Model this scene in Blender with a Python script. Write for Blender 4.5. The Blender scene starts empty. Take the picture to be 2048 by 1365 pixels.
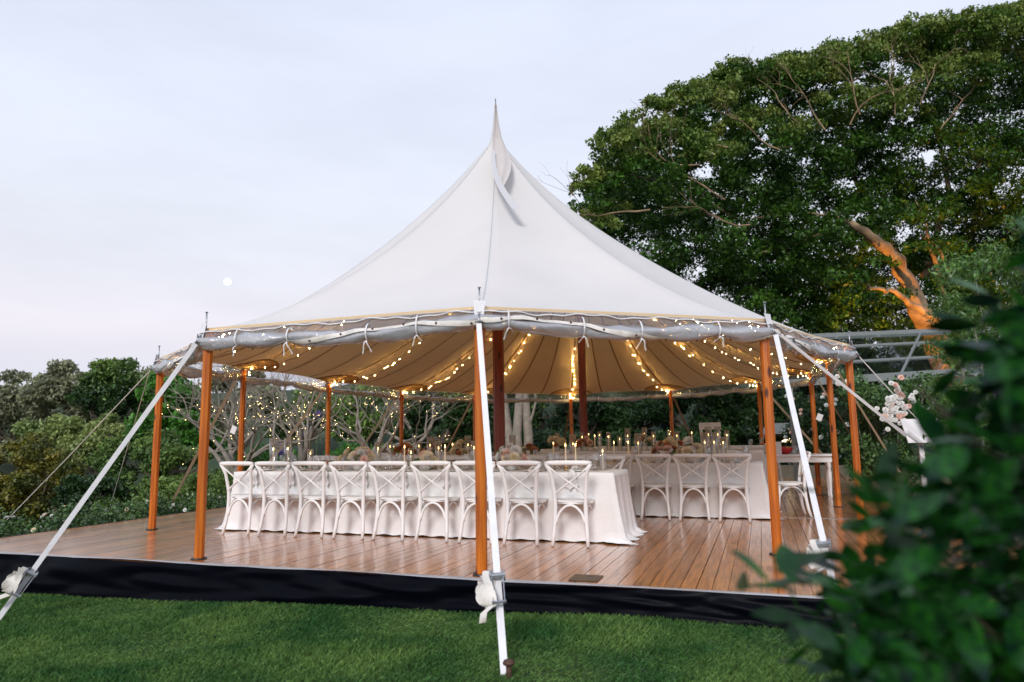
import bpy, math, random
import numpy as np
from mathutils import Vector, Matrix, noise
random.seed(7)
R = math.radians
sc = bpy.context.scene
C = sc.collection
# ------------------------------------------------------------------ camera
F_PX, PITCH, ROLL, CAM_H, YAW = 1424.5, R(7.72), R(-.8), 1.15, R(19.01)
_c, _s = math.cos(PITCH), math.sin(PITCH)
_f = Vector((0, _c, _s)); _u = Vector((0, -_s, _c)); _r = Vector((1, 0, 0))
_cr, _sr = math.cos(ROLL), math.sin(ROLL)
_r, _u = _cr*_r + _sr*_u, -_sr*_r + _cr*_u
_rz = Matrix.Rotation(YAW, 3, 'Z')
CR, CU, CF = _rz @ _r, _rz @ _u, _rz @ _f
CAM = Vector((0, 0, CAM_H))
cam = bpy.data.cameras.new('camera')
co = bpy.data.objects.new('camera', cam); C.objects.link(co)
m = Matrix((CR, CU, -CF)).transposed().to_4x4(); m.translation = CAM
co.matrix_world = m
cam.lens = F_PX*36/2048; cam.sensor_width = 36; cam.clip_start = .05; cam.clip_end = 2000
cam.dof.use_dof = True; cam.dof.focus_distance = 8.5; cam.dof.aperture_fstop = 1.9
sc.camera = co
# ------------------------------------------------------------------ world, sun, exposure
w = bpy.data.worlds.new('World'); sc.world = w; w.use_nodes = True
nt = w.node_tree; N = nt.nodes; L = nt.links
bg = N['Background']
sky = N.new('ShaderNodeTexSky'); sky.sky_type = 'NISHITA'; sky.sun_disc = False
SUN_EL, SUN_AZ = R(30), R(175)
sky.sun_elevation = SUN_EL; sky.sun_rotation = SUN_AZ
tc = N.new('ShaderNodeTexCoord')
sep = N.new('ShaderNodeSeparateXYZ'); L.new(tc.outputs['Generated'], sep.inputs[0])
rp = N.new('ShaderNodeValToRGB'); L.new(sep.outputs['Z'], rp.inputs[0])
e = rp.color_ramp.elements
e[0].position = 0; e[0].color = (.49, .51, .60, 1)
e[1].position = 1; e[1].color = (.455, .51, .655, 1)
for p, c in ((.06, (.52, .535, .62, 1)), (.14, (.615, .585, .635, 1)), (.22, (.60, .61, .67, 1)), (.36, (.57, .60, .69, 1)), (.6, (.515, .56, .675, 1))):
    q = e.new(p); q.color = c
mp = N.new('ShaderNodeMapping'); L.new(tc.outputs['Generated'], mp.inputs[0]); mp.inputs['Scale'].default_value = (1.3, 1.3, 5)
ns = N.new('ShaderNodeTexNoise'); L.new(mp.outputs[0], ns.inputs[0]); ns.inputs['Scale'].default_value = 1.6; ns.inputs['Detail'].default_value = 6; ns.inputs['Roughness'].default_value = .55
mr = N.new('ShaderNodeMapRange'); L.new(ns.outputs[0], mr.inputs[0])
mr.inputs[1].default_value = .3; mr.inputs[2].default_value = .7; mr.inputs[3].default_value = .92; mr.inputs[4].default_value = 1.07
mul = N.new('ShaderNodeVectorMath'); mul.operation = 'SCALE'; L.new(rp.outputs[0], mul.inputs[0]); L.new(mr.outputs[0], mul.inputs[3])
sk = N.new('ShaderNodeVectorMath'); sk.operation = 'SCALE'; L.new(sky.outputs[0], sk.inputs[0]); sk.inputs[3].default_value = .05
mx = N.new('ShaderNodeMix'); mx.data_type = 'RGBA'; mx.inputs[0].default_value = .9
L.new(sk.outputs[0], mx.inputs[6]); L.new(mul.outputs[0], mx.inputs[7])
L.new(mx.outputs[2], bg.inputs[0]); bg.inputs[1].default_value = 1.06
sun = bpy.data.lights.new('sun', 'SUN'); so = bpy.data.objects.new('sun', sun); C.objects.link(so)
sun.energy = 1.45; sun.angle = R(16); sun.color = (1, .97, .95)
# direction the light comes from: behind the camera, a little left
sd = Vector((math.sin(R(175))*math.cos(SUN_EL), math.cos(R(175))*math.cos(SUN_EL), math.sin(SUN_EL)))
so.rotation_euler = sd.to_track_quat('Z', 'Y').to_euler(); so.location = (0, 0, 30)
sc.view_settings.view_transform = 'Standard'; sc.view_settings.look = 'None'
sc.view_settings.exposure = .55; sc.view_settings.gamma = 1; sc.view_settings.use_curve_mapping = False
sc.cycles.use_denoising = True
sc.cycles.max_bounces = 8; sc.cycles.transparent_max_bounces = 24; sc.cycles.diffuse_bounces = 3
sc.cycles.caustics_reflective = False; sc.cycles.caustics_refractive = False
sc.cycles.sample_clamp_indirect = 4

# ------------------------------------------------------------------ helpers
def ray(px, py):
    return CF + CR*((px-1024)/F_PX) - CU*((py-682.5)/F_PX)
def at(px, py, d): return CAM + ray(px, py)*d
def hitv(px, py, v):
    d = ray(px, py); return CAM + d*(v/d.y)
def hitz(px, py, z):
    d = ray(px, py); return CAM + d*((z-CAM_H)/d.z)
def mat(name, col, rough=.6, var=0., vscale=6., col2=None, metallic=0., bump=0., bscale=40., trans=0., spec=.5, emis=None, estr=0., stretch=(1, 1, 1), island=0., detail=4.):
    m = bpy.data.materials.new(name); m.use_nodes = True
    nt = m.node_tree; N = nt.nodes; L = nt.links; b = N['Principled BSDF']
    b.inputs['Base Color'].default_value = (*col, 1); b.inputs['Roughness'].default_value = rough
    b.inputs['Metallic'].default_value = metallic; b.inputs['Specular IOR Level'].default_value = spec
    if emis: b.inputs['Emission Color'].default_value = (*emis, 1); b.inputs['Emission Strength'].default_value = estr
    tc = N.new('ShaderNodeTexCoord'); mp = N.new('ShaderNodeMapping'); mp.inputs['Scale'].default_value = stretch
    L.new(tc.outputs['Object'], mp.inputs[0])
    src = None
    if var or col2:
        ns = N.new('ShaderNodeTexNoise'); ns.inputs['Scale'].default_value = vscale; ns.inputs['Detail'].default_value = detail
        L.new(mp.outputs[0], ns.inputs[0])
        r = N.new('ShaderNodeValToRGB'); L.new(ns.outputs[0], r.inputs[0])
        c2 = col2 or tuple(x*(1-var) for x in col)
        r.color_ramp.elements[0].position = .35; r.color_ramp.elements[1].position = .65
        r.color_ramp.elements[0].color = (*c2, 1); r.color_ramp.elements[1].color = (*col, 1)
        src = r.outputs[0]
    if island:
        g = N.new('ShaderNodeNewGeometry'); h = N.new('ShaderNodeHueSaturation')
        mr = N.new('ShaderNodeMapRange'); L.new(g.outputs['Random Per Island'], mr.inputs[0]); mr.inputs[3].default_value = 1-island; mr.inputs[4].default_value = 1+island
        L.new(mr.outputs[0], h.inputs['Value'])
        if src: L.new(src, h.inputs['Color'])
        else: h.inputs['Color'].default_value = (*col, 1)
        src = h.outputs[0]
    if src: L.new(src, b.inputs['Base Color'])
    if bump:
        nb = N.new('ShaderNodeTexNoise'); nb.inputs['Scale'].default_value = bscale; nb.inputs['Detail'].default_value = 3
        L.new(mp.outputs[0], nb.inputs[0]); bp = N.new('ShaderNodeBump'); bp.inputs['Strength'].default_value = bump; bp.inputs['Distance'].default_value = .02
        L.new(nb.outputs[0], bp.inputs['Height']); L.new(bp.outputs[0], b.inputs['Normal'])
    if trans:
        t = N.new('ShaderNodeBsdfTranslucent'); ms = N.new('ShaderNodeMixShader'); ms.inputs[0].default_value = trans
        if src: L.new(src, t.inputs[0])
        else: t.inputs[0].default_value = (*col, 1)
        L.new(b.outputs[0], ms.inputs[1]); L.new(t.outputs[0], ms.inputs[2]); L.new(ms.outputs[0], N['Material Output'].inputs[0])
    return m
def glassy(name, tint, film=.15, gloss=.12, rough=.08, body=(.8, .8, .8), bump=0):
    m = bpy.data.materials.new(name); m.use_nodes = True
    nt = m.node_tree; N = nt.nodes; L = nt.links; N.remove(N['Principled BSDF'])
    t = N.new('ShaderNodeBsdfTransparent'); t.inputs[0].default_value = (*tint, 1)
    g = N.new('ShaderNodeBsdfGlossy'); g.inputs['Roughness'].default_value = rough
    d = N.new('ShaderNodeBsdfDiffuse'); d.inputs[0].default_value = (*body, 1)
    if bump:
        tc = N.new('ShaderNodeTexCoord'); nb = N.new('ShaderNodeTexNoise'); nb.inputs['Scale'].default_value = 16; nb.inputs['Detail'].default_value = 4; nb.inputs['Distortion'].default_value = 1.2; L.new(tc.outputs['Object'], nb.inputs[0])
        bp = N.new('ShaderNodeBump'); bp.inputs['Strength'].default_value = bump; bp.inputs['Distance'].default_value = .05; L.new(nb.outputs[0], bp.inputs['Height'])
        L.new(bp.outputs[0], g.inputs['Normal']); L.new(bp.outputs[0], d.inputs['Normal'])
    lw = N.new('ShaderNodeLayerWeight'); lw.inputs[0].default_value = .35
    mr = N.new('ShaderNodeMapRange'); L.new(lw.outputs['Facing'], mr.inputs[0]); mr.inputs[3].default_value = gloss; mr.inputs[4].default_value = min(1, gloss+.55)
    a = N.new('ShaderNodeMixShader'); a.inputs[0].default_value = film; L.new(t.outputs[0], a.inputs[1]); L.new(d.outputs[0], a.inputs[2])
    b = N.new('ShaderNodeMixShader'); L.new(mr.outputs[0], b.inputs[0]); L.new(a.outputs[0], b.inputs[1]); L.new(g.outputs[0], b.inputs[2])
    L.new(b.outputs[0], N['Material Output'].inputs[0]); return m

class MB:
    def __init__(s): s.v = []; s.f = []; s.mi = []
    def add(s, vs, fs, mi=0):
        o = len(s.v); s.v += [tuple(v) for v in vs]; s.f += [tuple(i+o for i in f) for f in fs]; s.mi += [mi]*len(fs); return s
    def box(s, c, d, rot=None, mi=0):
        c = Vector(c); vs = []
        for x in (-.5, .5):
            for y in (-.5, .5):
                for z in (-.5, .5):
                    p = Vector((x*d[0], y*d[1], z*d[2]));
                    if rot: p = rot @ p
                    vs.append(c+p)
        return s.add(vs, [(0, 1, 3, 2), (4, 6, 7, 5), (0, 4, 5, 1), (2, 3, 7, 6), (0, 2, 6, 4), (1, 5, 7, 3)], mi)
    def tube(s, pts, rad, n=8, mi=0, cap=True, flat=None):
        pts = [Vector(p) for p in pts]
        if not isinstance(rad, (list, tuple)): rad = [rad]*len(pts)
        vs = []; up = Vector((0, 0, 1)); a = None
        for i, p in enumerate(pts):
            t = (pts[min(i+1, len(pts)-1)] - pts[max(i-1, 0)]).normalized()
            if a is None: a = t.cross(up if abs(t.z) < .95 else Vector((1, 0, 0))).normalized()
            else: a = (a - t*a.dot(t)).normalized()
            b = t.cross(a)
            for k in range(n):
                q = 2*math.pi*(k+.5)/n; fx, fy = (flat or (1, 1))
                vs.append(p + (a*math.cos(q)*fx + b*math.sin(q)*fy)*rad[i])
        fs = [(i*n+k, i*n+(k+1) % n, (i+1)*n+(k+1) % n, (i+1)*n+k) for i in range(len(pts)-1) for k in range(n)]
        if cap: fs += [tuple(range(n))[::-1], tuple(range((len(pts)-1)*n, len(pts)*n))]
        return s.add(vs, fs, mi)
    def bar(s, a, b, wd, th, side=None, mi=0):   # flat strap from a to b
        a, b = Vector(a), Vector(b); t = (b-a).normalized()
        sd = Vector(side) if side else Vector((1, 0, 0)); sd = (sd - t*sd.dot(t)).normalized(); n = t.cross(sd)
        vs = [p + sd*x*wd/2 + n*y*th/2 for p in (a, b) for x, y in ((-1, -1), (1, -1), (1, 1), (-1, 1))]
        return s.add(vs, [(0, 1, 5, 4), (1, 2, 6, 5), (2, 3, 7, 6), (3, 0, 4, 7), (3, 2, 1, 0), (4, 5, 6, 7)], mi)
    def ribbon(s, pts, sides, wd, mi=0):
        vs = []
        for i, (p, q) in enumerate(zip(pts, sides)):
            ww = wd[i] if isinstance(wd, (list, tuple)) else wd
            vs += [Vector(p)-Vector(q)*ww/2, Vector(p)+Vector(q)*ww/2]
        return s.add(vs, [(2*i, 2*i+1, 2*i+3, 2*i+2) for i in range(len(pts)-1)], mi)
    def lathe(s, prof, n=12, c=(0, 0, 0), mi=0, cap=False):
        vs = [(c[0]+r*math.cos(2*math.pi*k/n), c[1]+r*math.sin(2*math.pi*k/n), c[2]+z) for r, z in prof for k in range(n)]
        fs = [(i*n+k, i*n+(k+1) % n, (i+1)*n+(k+1) % n, (i+1)*n+k) for i in range(len(prof)-1) for k in range(n)]
        if cap: fs += [tuple(range(n))[::-1], tuple(range((len(prof)-1)*n, len(prof)*n))]
        return s.add(vs, fs, mi)
    def grid(s, P, mi=0, wrap=False):
        r, c = len(P), len(P[0]); vs = [p for row in P for p in row]
        fs = [(i*c+j, i*c+(j+1) % c, (i+1)*c+(j+1) % c, (i+1)*c+j) for i in range(r-1) for j in range(c if wrap else c-1)]
        return s.add(vs, fs, mi)
    def build(s, name, mats, parent=None, smooth=True, kind=None):
        me = bpy.data.meshes.new(name); me.from_pydata(s.v, [], s.f)
        for m in (mats if isinstance(mats, (list, tuple)) else [mats]): me.materials.append(m)
        if any(s.mi): me.polygons.foreach_set('material_index', s.mi)
        me.polygons.foreach_set('use_smooth', [smooth]*len(me.polygons)); me.update()
        return link(name, me, parent, kind)
def link(name, me, parent=None, kind=None):
    o = bpy.data.objects.new(name, me); C.objects.link(o)
    if parent: o.parent = parent
    if kind: o['kind'] = kind
    return o
def raw(name, V, Fa, m, parent=None, kind=None, n=4, mi=None):
    """numpy mesh: V (k,3), Fa (m,n)"""
    me = bpy.data.meshes.new(name); V = np.asarray(V, dtype=np.float32); Fa = np.asarray(Fa, dtype=np.int32)
    me.vertices.add(len(V)); me.vertices.foreach_set('co', V.ravel())
    me.loops.add(Fa.size); me.loops.foreach_set('vertex_index', Fa.ravel())
    me.polygons.add(len(Fa)); me.polygons.foreach_set('loop_start', np.arange(0, Fa.size, n, dtype=np.int32))
    for x in (m if isinstance(m, (list, tuple)) else [m]): me.materials.append(x)
    if mi is not None: me.polygons.foreach_set('material_index', np.asarray(mi, dtype=np.int32))
    me.update(calc_edges=True); me.validate()
    return link(name, me, parent, kind)
def thing(name, label, cat, loc=(0, 0, 0), rz=0, group=None):
    o = bpy.data.objects.new(name, None); C.objects.link(o); o.empty_display_size = .1
    o.location = loc; o.rotation_euler = (0, 0, rz); return tag(o, label, cat, group)
def tag(o, label, cat, group=None):
    o['label'] = label; o['category'] = cat
    if group: o['group'] = group
    return o
def copy_tree(o, kids, parent=None):
    c = o.copy(); C.objects.link(c)
    if parent: c.parent = parent
    for ch in kids.get(o, []): copy_tree(ch, kids, c)
    return c
def kidmap():
    k = {}
    for o in C.objects:
        if o.parent: k.setdefault(o.parent, []).append(o)
    return k
def dup(proto, kids, loc, rz, label, group=None):
    c = copy_tree(proto, kids); c.location = loc; c.rotation_euler = (0, 0, rz); c['label'] = label
    if group: c['group'] = group
    return c
ORD = ['first', 'second', 'third', 'fourth', 'fifth', 'sixth', 'seventh', 'eighth', 'ninth', 'tenth', 'eleventh', 'twelfth', 'thirteenth', 'fourteenth', 'fifteenth', 'sixteenth', 'seventeenth', 'eighteenth', 'nineteenth', 'twentieth']
rng = np.random.default_rng(5)

# ------------------------------------------------------------------ materials
M = {}
def wood_mat(name, c1, c2, knot, rough=.35):
    m = bpy.data.materials.new(name); m.use_nodes = True; nt = m.node_tree; N = nt.nodes; L = nt.links; b = N['Principled BSDF']
    tc = N.new('ShaderNodeTexCoord'); mp = N.new('ShaderNodeMapping'); mp.inputs['Scale'].default_value = (22, 22, 1.2); L.new(tc.outputs['Object'], mp.inputs[0])
    oi = N.new('ShaderNodeObjectInfo'); ad = N.new('ShaderNodeVectorMath'); L.new(mp.outputs[0], ad.inputs[0]); 
    sc_ = N.new('ShaderNodeMath'); sc_.operation = 'MULTIPLY'; sc_.inputs[1].default_value = 40; L.new(oi.outputs['Random'], sc_.inputs[0]); L.new(sc_.outputs[0], ad.inputs[1])
    ns = N.new('ShaderNodeTexNoise'); ns.inputs['Scale'].default_value = 1.5; ns.inputs['Detail'].default_value = 5; L.new(ad.outputs[0], ns.inputs[0])
    r = N.new('ShaderNodeValToRGB'); L.new(ns.outputs[0], r.inputs[0]); r.color_ramp.elements[0].position = .3; r.color_ramp.elements[1].position = .7
    r.color_ramp.elements[0].color = (*c2, 1); r.color_ramp.elements[1].color = (*c1, 1)
    mp2 = N.new('ShaderNodeMapping'); mp2.inputs['Scale'].default_value = (9, 9, 3.2); L.new(tc.outputs['Object'], mp2.inputs[0])
    ad2 = N.new('ShaderNodeVectorMath'); L.new(mp2.outputs[0], ad2.inputs[0]); L.new(sc_.outputs[0], ad2.inputs[1])
    vo = N.new('ShaderNodeTexVoronoi'); vo.inputs['Scale'].default_value = 1; L.new(ad2.outputs[0], vo.inputs[0])
    kr = N.new('ShaderNodeValToRGB'); L.new(vo.outputs['Distance'], kr.inputs[0]); kr.color_ramp.elements[0].position = .13; kr.color_ramp.elements[1].position = .24
    kr.color_ramp.elements[0].color = (1, 1, 1, 1); kr.color_ramp.elements[1].color = (0, 0, 0, 1)
    mx = N.new('ShaderNodeMix'); mx.data_type = 'RGBA'; L.new(kr.outputs[0], mx.inputs[0]); L.new(r.outputs[0], mx.inputs[6]); mx.inputs[7].default_value = (*knot, 1)
    L.new(mx.outputs[2], b.inputs['Base Color']); b.inputs['Roughness'].default_value = rough
    return m
M['pole'] = wood_mat('varnished_pine', (.66, .185, .010), (.36, .070, .004), (.09, .014, .002), .42)
M['mast'] = wood_mat('dark_varnished_mast', (.30, .045, .012), (.20, .025, .007), (.06, .008, .003))
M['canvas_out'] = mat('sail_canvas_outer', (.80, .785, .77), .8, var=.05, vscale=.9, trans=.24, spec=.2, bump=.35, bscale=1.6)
M['canvas_in'] = mat('sail_canvas_inner_warm_lit', (.92, .70, .42), .85, var=.06, vscale=1.2, trans=.24, spec=.1)  # whitish cloth; the warm light under the canopy is put into this tan
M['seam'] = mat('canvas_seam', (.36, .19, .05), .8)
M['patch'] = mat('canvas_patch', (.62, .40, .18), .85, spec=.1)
M['outseam'] = mat('outer_seam', (.45, .45, .48), .8)
M['flag'] = mat('flag_cloth', (.66, .61, .58), .9, var=.06, vscale=3, trans=.2, spec=.1)
M['film'] = glassy('clear_vinyl_film', (.93, .95, .98), film=.10, gloss=.06, rough=.2, body=(.7, .72, .78), bump=.28)
M['roll'] = glassy('clear_vinyl_roll', (.7, .72, .78), film=.55, gloss=.18, rough=.26, body=(.62, .62, .64), bump=.25)
M['webbing'] = mat('white_webbing', (.80, .79, .80), .7, var=.08, vscale=8, bump=.3, bscale=90)
M['webdirty'] = mat('used_webbing', (.80, .75, .68), .8, var=.25, vscale=9)
M['webtan'] = mat('brown_webbing', (.33, .24, .16), .85, var=.1)
M['steel'] = mat('galvanised_steel', (.42, .43, .45), .35, metallic=.85, var=.25, vscale=20)
M['iron'] = mat('rusty_iron', (.12, .06, .04), .7, metallic=.4, var=.5, vscale=30)
M['dark'] = mat('black_metal', (.015, .015, .016), .5)
M['chair'] = mat('white_painted_wood', (.90, .895, .89), .38, var=.035, vscale=12)
M['seatm'] = mat('white_woven_seat', (.87, .86, .85), .65, bump=.5, bscale=220)
M['linen'] = mat('white_linen', (.87, .865, .865), .95, var=.035, vscale=14, bump=.12, bscale=180, spec=.1, stretch=(1, 1, 3))
M['napkin'] = mat('napkin_cloth', (.88, .86, .86), .95, var=.04, vscale=20, trans=.1, spec=.1)
M['plate'] = mat('stoneware', (.80, .76, .70), .25, var=.1, vscale=18)
M['rim'] = mat('brass_cutlery', (.55, .38, .16), .3, metallic=1)
M['glass'] = glassy('drinking_glass', (.96, .97, .98), film=.05, gloss=.10, rough=.02)
M['wax'] = mat('candle_wax', (.85, .78, .66), .5, trans=.3, emis=(1, .6, .25), estr=.12)
M['flame'] = mat('flame', (1, .6, .2), .5, emis=(1, .60, .20), estr=8)
M['bulb'] = mat('fairy_bulb', (1, .75, .35), .5, emis=(1, .66, .24), estr=200)
M['bulb2'] = mat('tree_bulb', (1, .85, .45), .5, emis=(1, .74, .30), estr=14)
M['cable'] = mat('bulb_cable', (.05, .035, .015), .6)
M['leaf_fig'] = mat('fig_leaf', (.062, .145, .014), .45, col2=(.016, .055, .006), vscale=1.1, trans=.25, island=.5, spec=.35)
M['leaf_fig_skylit'] = mat('fig_leaf_skylit', (.24, .29, .065), .5, col2=(.07, .15, .02), vscale=1.3, trans=.25, island=.45, spec=.3)  # lighter copy of the fig leaf, skylight on the crown put into its colour
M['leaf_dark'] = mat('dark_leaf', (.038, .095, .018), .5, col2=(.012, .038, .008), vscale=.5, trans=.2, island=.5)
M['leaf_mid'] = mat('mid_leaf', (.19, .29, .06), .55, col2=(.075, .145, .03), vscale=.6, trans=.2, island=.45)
M['leaf_grey'] = mat('grey_green_leaf', (.33, .34, .20), .6, col2=(.16, .175, .095), vscale=.4, trans=.2, island=.45)
M['leaf_bright'] = mat('bright_leaf', (.11, .30, .04), .5, col2=(.045, .16, .02), vscale=.5, trans=.3, island=.45)
M['leaf_light'] = mat('light_leaf', (.32, .38, .12), .55, col2=(.14, .21, .055), vscale=.5, trans=.25, island=.4)
M['leaf_olive'] = mat('olive_leaf', (.24, .20, .022), .5, col2=(.05, .085, .012), vscale=1.6, trans=.2, island=.5)
M['leaf_hedge'] = mat('hedge_leaf', (.10, .19, .05), .4, col2=(.03, .08, .024), vscale=3, trans=.15, island=.5)
M['leaf_near'] = mat('glossy_near_leaf', (.022, .125, .010), .24, col2=(.002, .016, .010), vscale=6, trans=.28, island=.8, spec=.32)
M['leaf_slim'] = mat('slender_leaf', (.13, .25, .05), .4, col2=(.05, .12, .02), vscale=3, trans=.25, island=.45)
M['petal_w'] = mat('white_petal', (.94, .93, .90), .7, trans=.25, island=.1)
M['petal_p'] = mat('blush_petal', (.95, .68, .58), .7, trans=.25, island=.15)
M['petal_c'] = mat('cream_petal', (.95, .84, .62), .7, trans=.25, island=.12)
M['petal_r'] = mat('rust_petal', (.62, .27, .13), .7, trans=.25, island=.2)
M['petal_v'] = mat('purple_petal', (.20, .14, .45), .7, trans=.25, island=.2)
M['bark'] = mat('grey_bark', (.20, .16, .12), .9, col2=(.09, .07, .05), vscale=3, bump=.6, bscale=12, stretch=(1, 1, .4))
M['bark_fig'] = mat('fig_bark', (.34, .23, .13), .85, col2=(.13, .085, .05), vscale=2.2, bump=1., bscale=5)
M['twig'] = mat('pale_twig', (.30, .26, .21), .85, var=.3, vscale=8)
M['plank_edge'] = mat('deck_trim', (.40, .39, .41), .5, var=.15, vscale=5)
M['skirt'] = mat('black_skirt_cloth', (.002, .0025, .005), .40, spec=.045)
M['grey_frame'] = mat('grey_painted_frame', (.20, .22, .215), .5, var=.1)
M['pane'] = glassy('roof_pane', (.62, .70, .68), film=.06, gloss=.02, rough=.05, body=(.1, .13, .12))
M['whitep'] = mat('white_panel', (.78, .77, .78), .5, var=.03)
M['wall_dark'] = mat('dark_render_wall', (.06, .05, .045), .9, var=.3)
M['stone'] = mat('sandy_stone', (.22, .18, .13), .9, var=.3, vscale=6, bump=.4)
M['red'] = mat('red_enamel', (.55, .02, .02), .25)
M['lampglass'] = mat('frosted_lamp_glass', (.75, .75, .75), .4, trans=.4)
M['lit'] = mat('lit_lamp', (1, .8, .5), .5, emis=(1, .72, .4), estr=3)
M['ground'] = mat('lawn_soil', (.03, .055, .016), .95, col2=(.016, .035, .01), vscale=3)
M['grass'] = mat('grass_blade', (.14, .25, .06), .55, col2=(.035, .12, .028), vscale=1.6, trans=.25, island=.4, spec=.3, detail=5)

# deck plank: stained satin boards with wear, scratches, damp
def plank_mat():
    m = bpy.data.materials.new('deck_board'); m.use_nodes = True; nt = m.node_tree; N = nt.nodes; L = nt.links; b = N['Principled BSDF']
    tc = N.new('ShaderNodeTexCoord'); g = N.new('ShaderNodeNewGeometry'); oi = N.new('ShaderNodeObjectInfo')
    mp = N.new('ShaderNodeMapping'); mp.inputs['Scale'].default_value = (14, .9, 1); L.new(g.outputs['Position'], mp.inputs[0])
    ns = N.new('ShaderNodeTexNoise'); ns.inputs['Scale'].default_value = 2.2; ns.inputs['Detail'].default_value = 7; ns.inputs['Roughness'].default_value = .65; L.new(mp.outputs[0], ns.inputs[0])
    r = N.new('ShaderNodeValToRGB'); L.new(ns.outputs[0], r.inputs[0]); r.color_ramp.elements[0].position = .36; r.color_ramp.elements[1].position = .66
    r.color_ramp.elements[0].color = (.26, .085, .018, 1); r.color_ramp.elements[1].color = (.68, .265, .062, 1)
    hs = N.new('ShaderNodeHueSaturation'); mr = N.new('ShaderNodeMapRange'); L.new(oi.outputs['Random'], mr.inputs[0]); mr.inputs[3].default_value = .78; mr.inputs[4].default_value = 1.18
    L.new(mr.outputs[0], hs.inputs['Value']); L.new(r.outputs[0], hs.inputs['Color'])
    # dark scuffs across
    mp2 = N.new('ShaderNodeMapping'); mp2.inputs['Scale'].default_value = (3, 14, 1); L.new(g.outputs['Position'], mp2.inputs[0])
    n2 = N.new('ShaderNodeTexNoise'); n2.inputs['Scale'].default_value = 1.6; n2.inputs['Detail'].default_value = 8; n2.inputs['Roughness'].default_value = .7; L.new(mp2.outputs[0], n2.inputs[0])
    r2 = N.new('ShaderNodeValToRGB'); L.new(n2.outputs[0], r2.inputs[0]); r2.color_ramp.elements[0].position = .54; r2.color_ramp.elements[1].position = .68
    n3 = N.new('ShaderNodeTexNoise'); n3.inputs['Scale'].default_value = .9; n3.inputs['Detail'].default_value = 3; L.new(g.outputs['Position'], n3.inputs[0])
    mm = N.new('ShaderNodeMath'); mm.operation = 'MULTIPLY'; L.new(r2.outputs[0], mm.inputs[0]); m3 = N.new('ShaderNodeMapRange'); L.new(n3.outputs[0], m3.inputs[0]); m3.inputs[1].default_value = .38; m3.inputs[2].default_value = .60; m3.inputs[3].default_value = .12; m3.inputs[4].default_value = .9; L.new(m3.outputs[0], mm.inputs[1])
    mx = N.new('ShaderNodeMix'); mx.data_type = 'RGBA'; L.new(mm.outputs[0], mx.inputs[0]); L.new(hs.outputs[0], mx.inputs[6]); mx.inputs[7].default_value = (.085, .05, .03, 1)
    L.new(mx.outputs[2], b.inputs['Base Color'])
    rr = N.new('ShaderNodeMapRange'); L.new(n3.outputs[0], rr.inputs[0]); rr.inputs[1].default_value = .3; rr.inputs[2].default_value = .7; rr.inputs[3].default_value = .30; rr.inputs[4].default_value = .44
    L.new(rr.outputs[0], b.inputs['Roughness']); b.inputs['Specular IOR Level'].default_value = .6
    bp = N.new('ShaderNodeBump'); bp.inputs['Strength'].default_value = .25; bp.inputs['Distance'].default_value = .003; L.new(n2.outputs[0], bp.inputs['Height']); b.inputs['Coat Weight'].default_value = 1.; b.inputs['Coat Roughness'].default_value = .17; b.inputs['Coat IOR'].default_value = 1.6
    L.new(bp.outputs[0], b.inputs['Normal']); return m
M['plank'] = plank_mat()

# ------------------------------------------------------------------ foliage builders
def leaves(centers, sizes, normals_up=.35, aspect=.5, fold=True, mi=None):
    """centers (n,3) -> V,F : one kite-shaped leaf each"""
    n = len(centers); ax = rng.normal(size=(n, 3)); ax /= np.linalg.norm(ax, axis=1)[:, None]
    nr = rng.normal(size=(n, 3)); nr[:, 2] = np.abs(nr[:, 2])*(1+normals_up*3)
    nr -= (nr*ax).sum(1)[:, None]*ax; nr /= np.linalg.norm(nr, axis=1)[:, None]
    sd = np.cross(ax, nr); s = sizes[:, None] if np.ndim(sizes) else sizes
    a = centers - ax*s*.5; b = centers + ax*s*.5
    l = centers + sd*s*aspect*.5 + nr*s*.06; r = centers - sd*s*aspect*.5 + nr*s*.06
    V = np.stack([a, l, b, r], 1).reshape(-1, 3); Fq = np.arange(4*n).reshape(-1, 4)
    return V, Fq
def clump_points(clumps, n_per, shell=.55, top=.0):
    """clumps: list (x,y,z,rx,ry,rz); points in the outer shell of each ellipsoid"""
    cl = np.array(clumps); vol = (cl[:, 3]*cl[:, 4]*cl[:, 5])**(2/3); cnt = np.maximum(3, (n_per*len(cl)*vol/vol.sum())).astype(int)
    idx = np.repeat(np.arange(len(cl)), cnt); n = len(idx)
    d = rng.normal(size=(n, 3)); d /= np.linalg.norm(d, axis=1)[:, None]; d[:, 2] += top*rng.random(n)
    r = (shell + (1-shell)*rng.random(n))*(1+.12*rng.normal(size=n))
    return cl[idx, :3] + d*r[:, None]*cl[idx, 3:6]
def crown_clumps(c, rad, n, csize, flat=.75, shell=.6, zmin=-1., seed=0):
    g = np.random.default_rng(seed); out = []
    while len(out) < n:
        d = g.normal(size=3); d /= np.linalg.norm(d)
        if d[2] < zmin: continue
        r = (shell+(1-shell)*g.random()**.6)*(1.22 if g.random() < .18 else 1); s = csize*(.45+.95*g.random())
        p = np.array(c)+d*r*np.array(rad); out.append((*p, s, s, s*flat))
    return out
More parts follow.
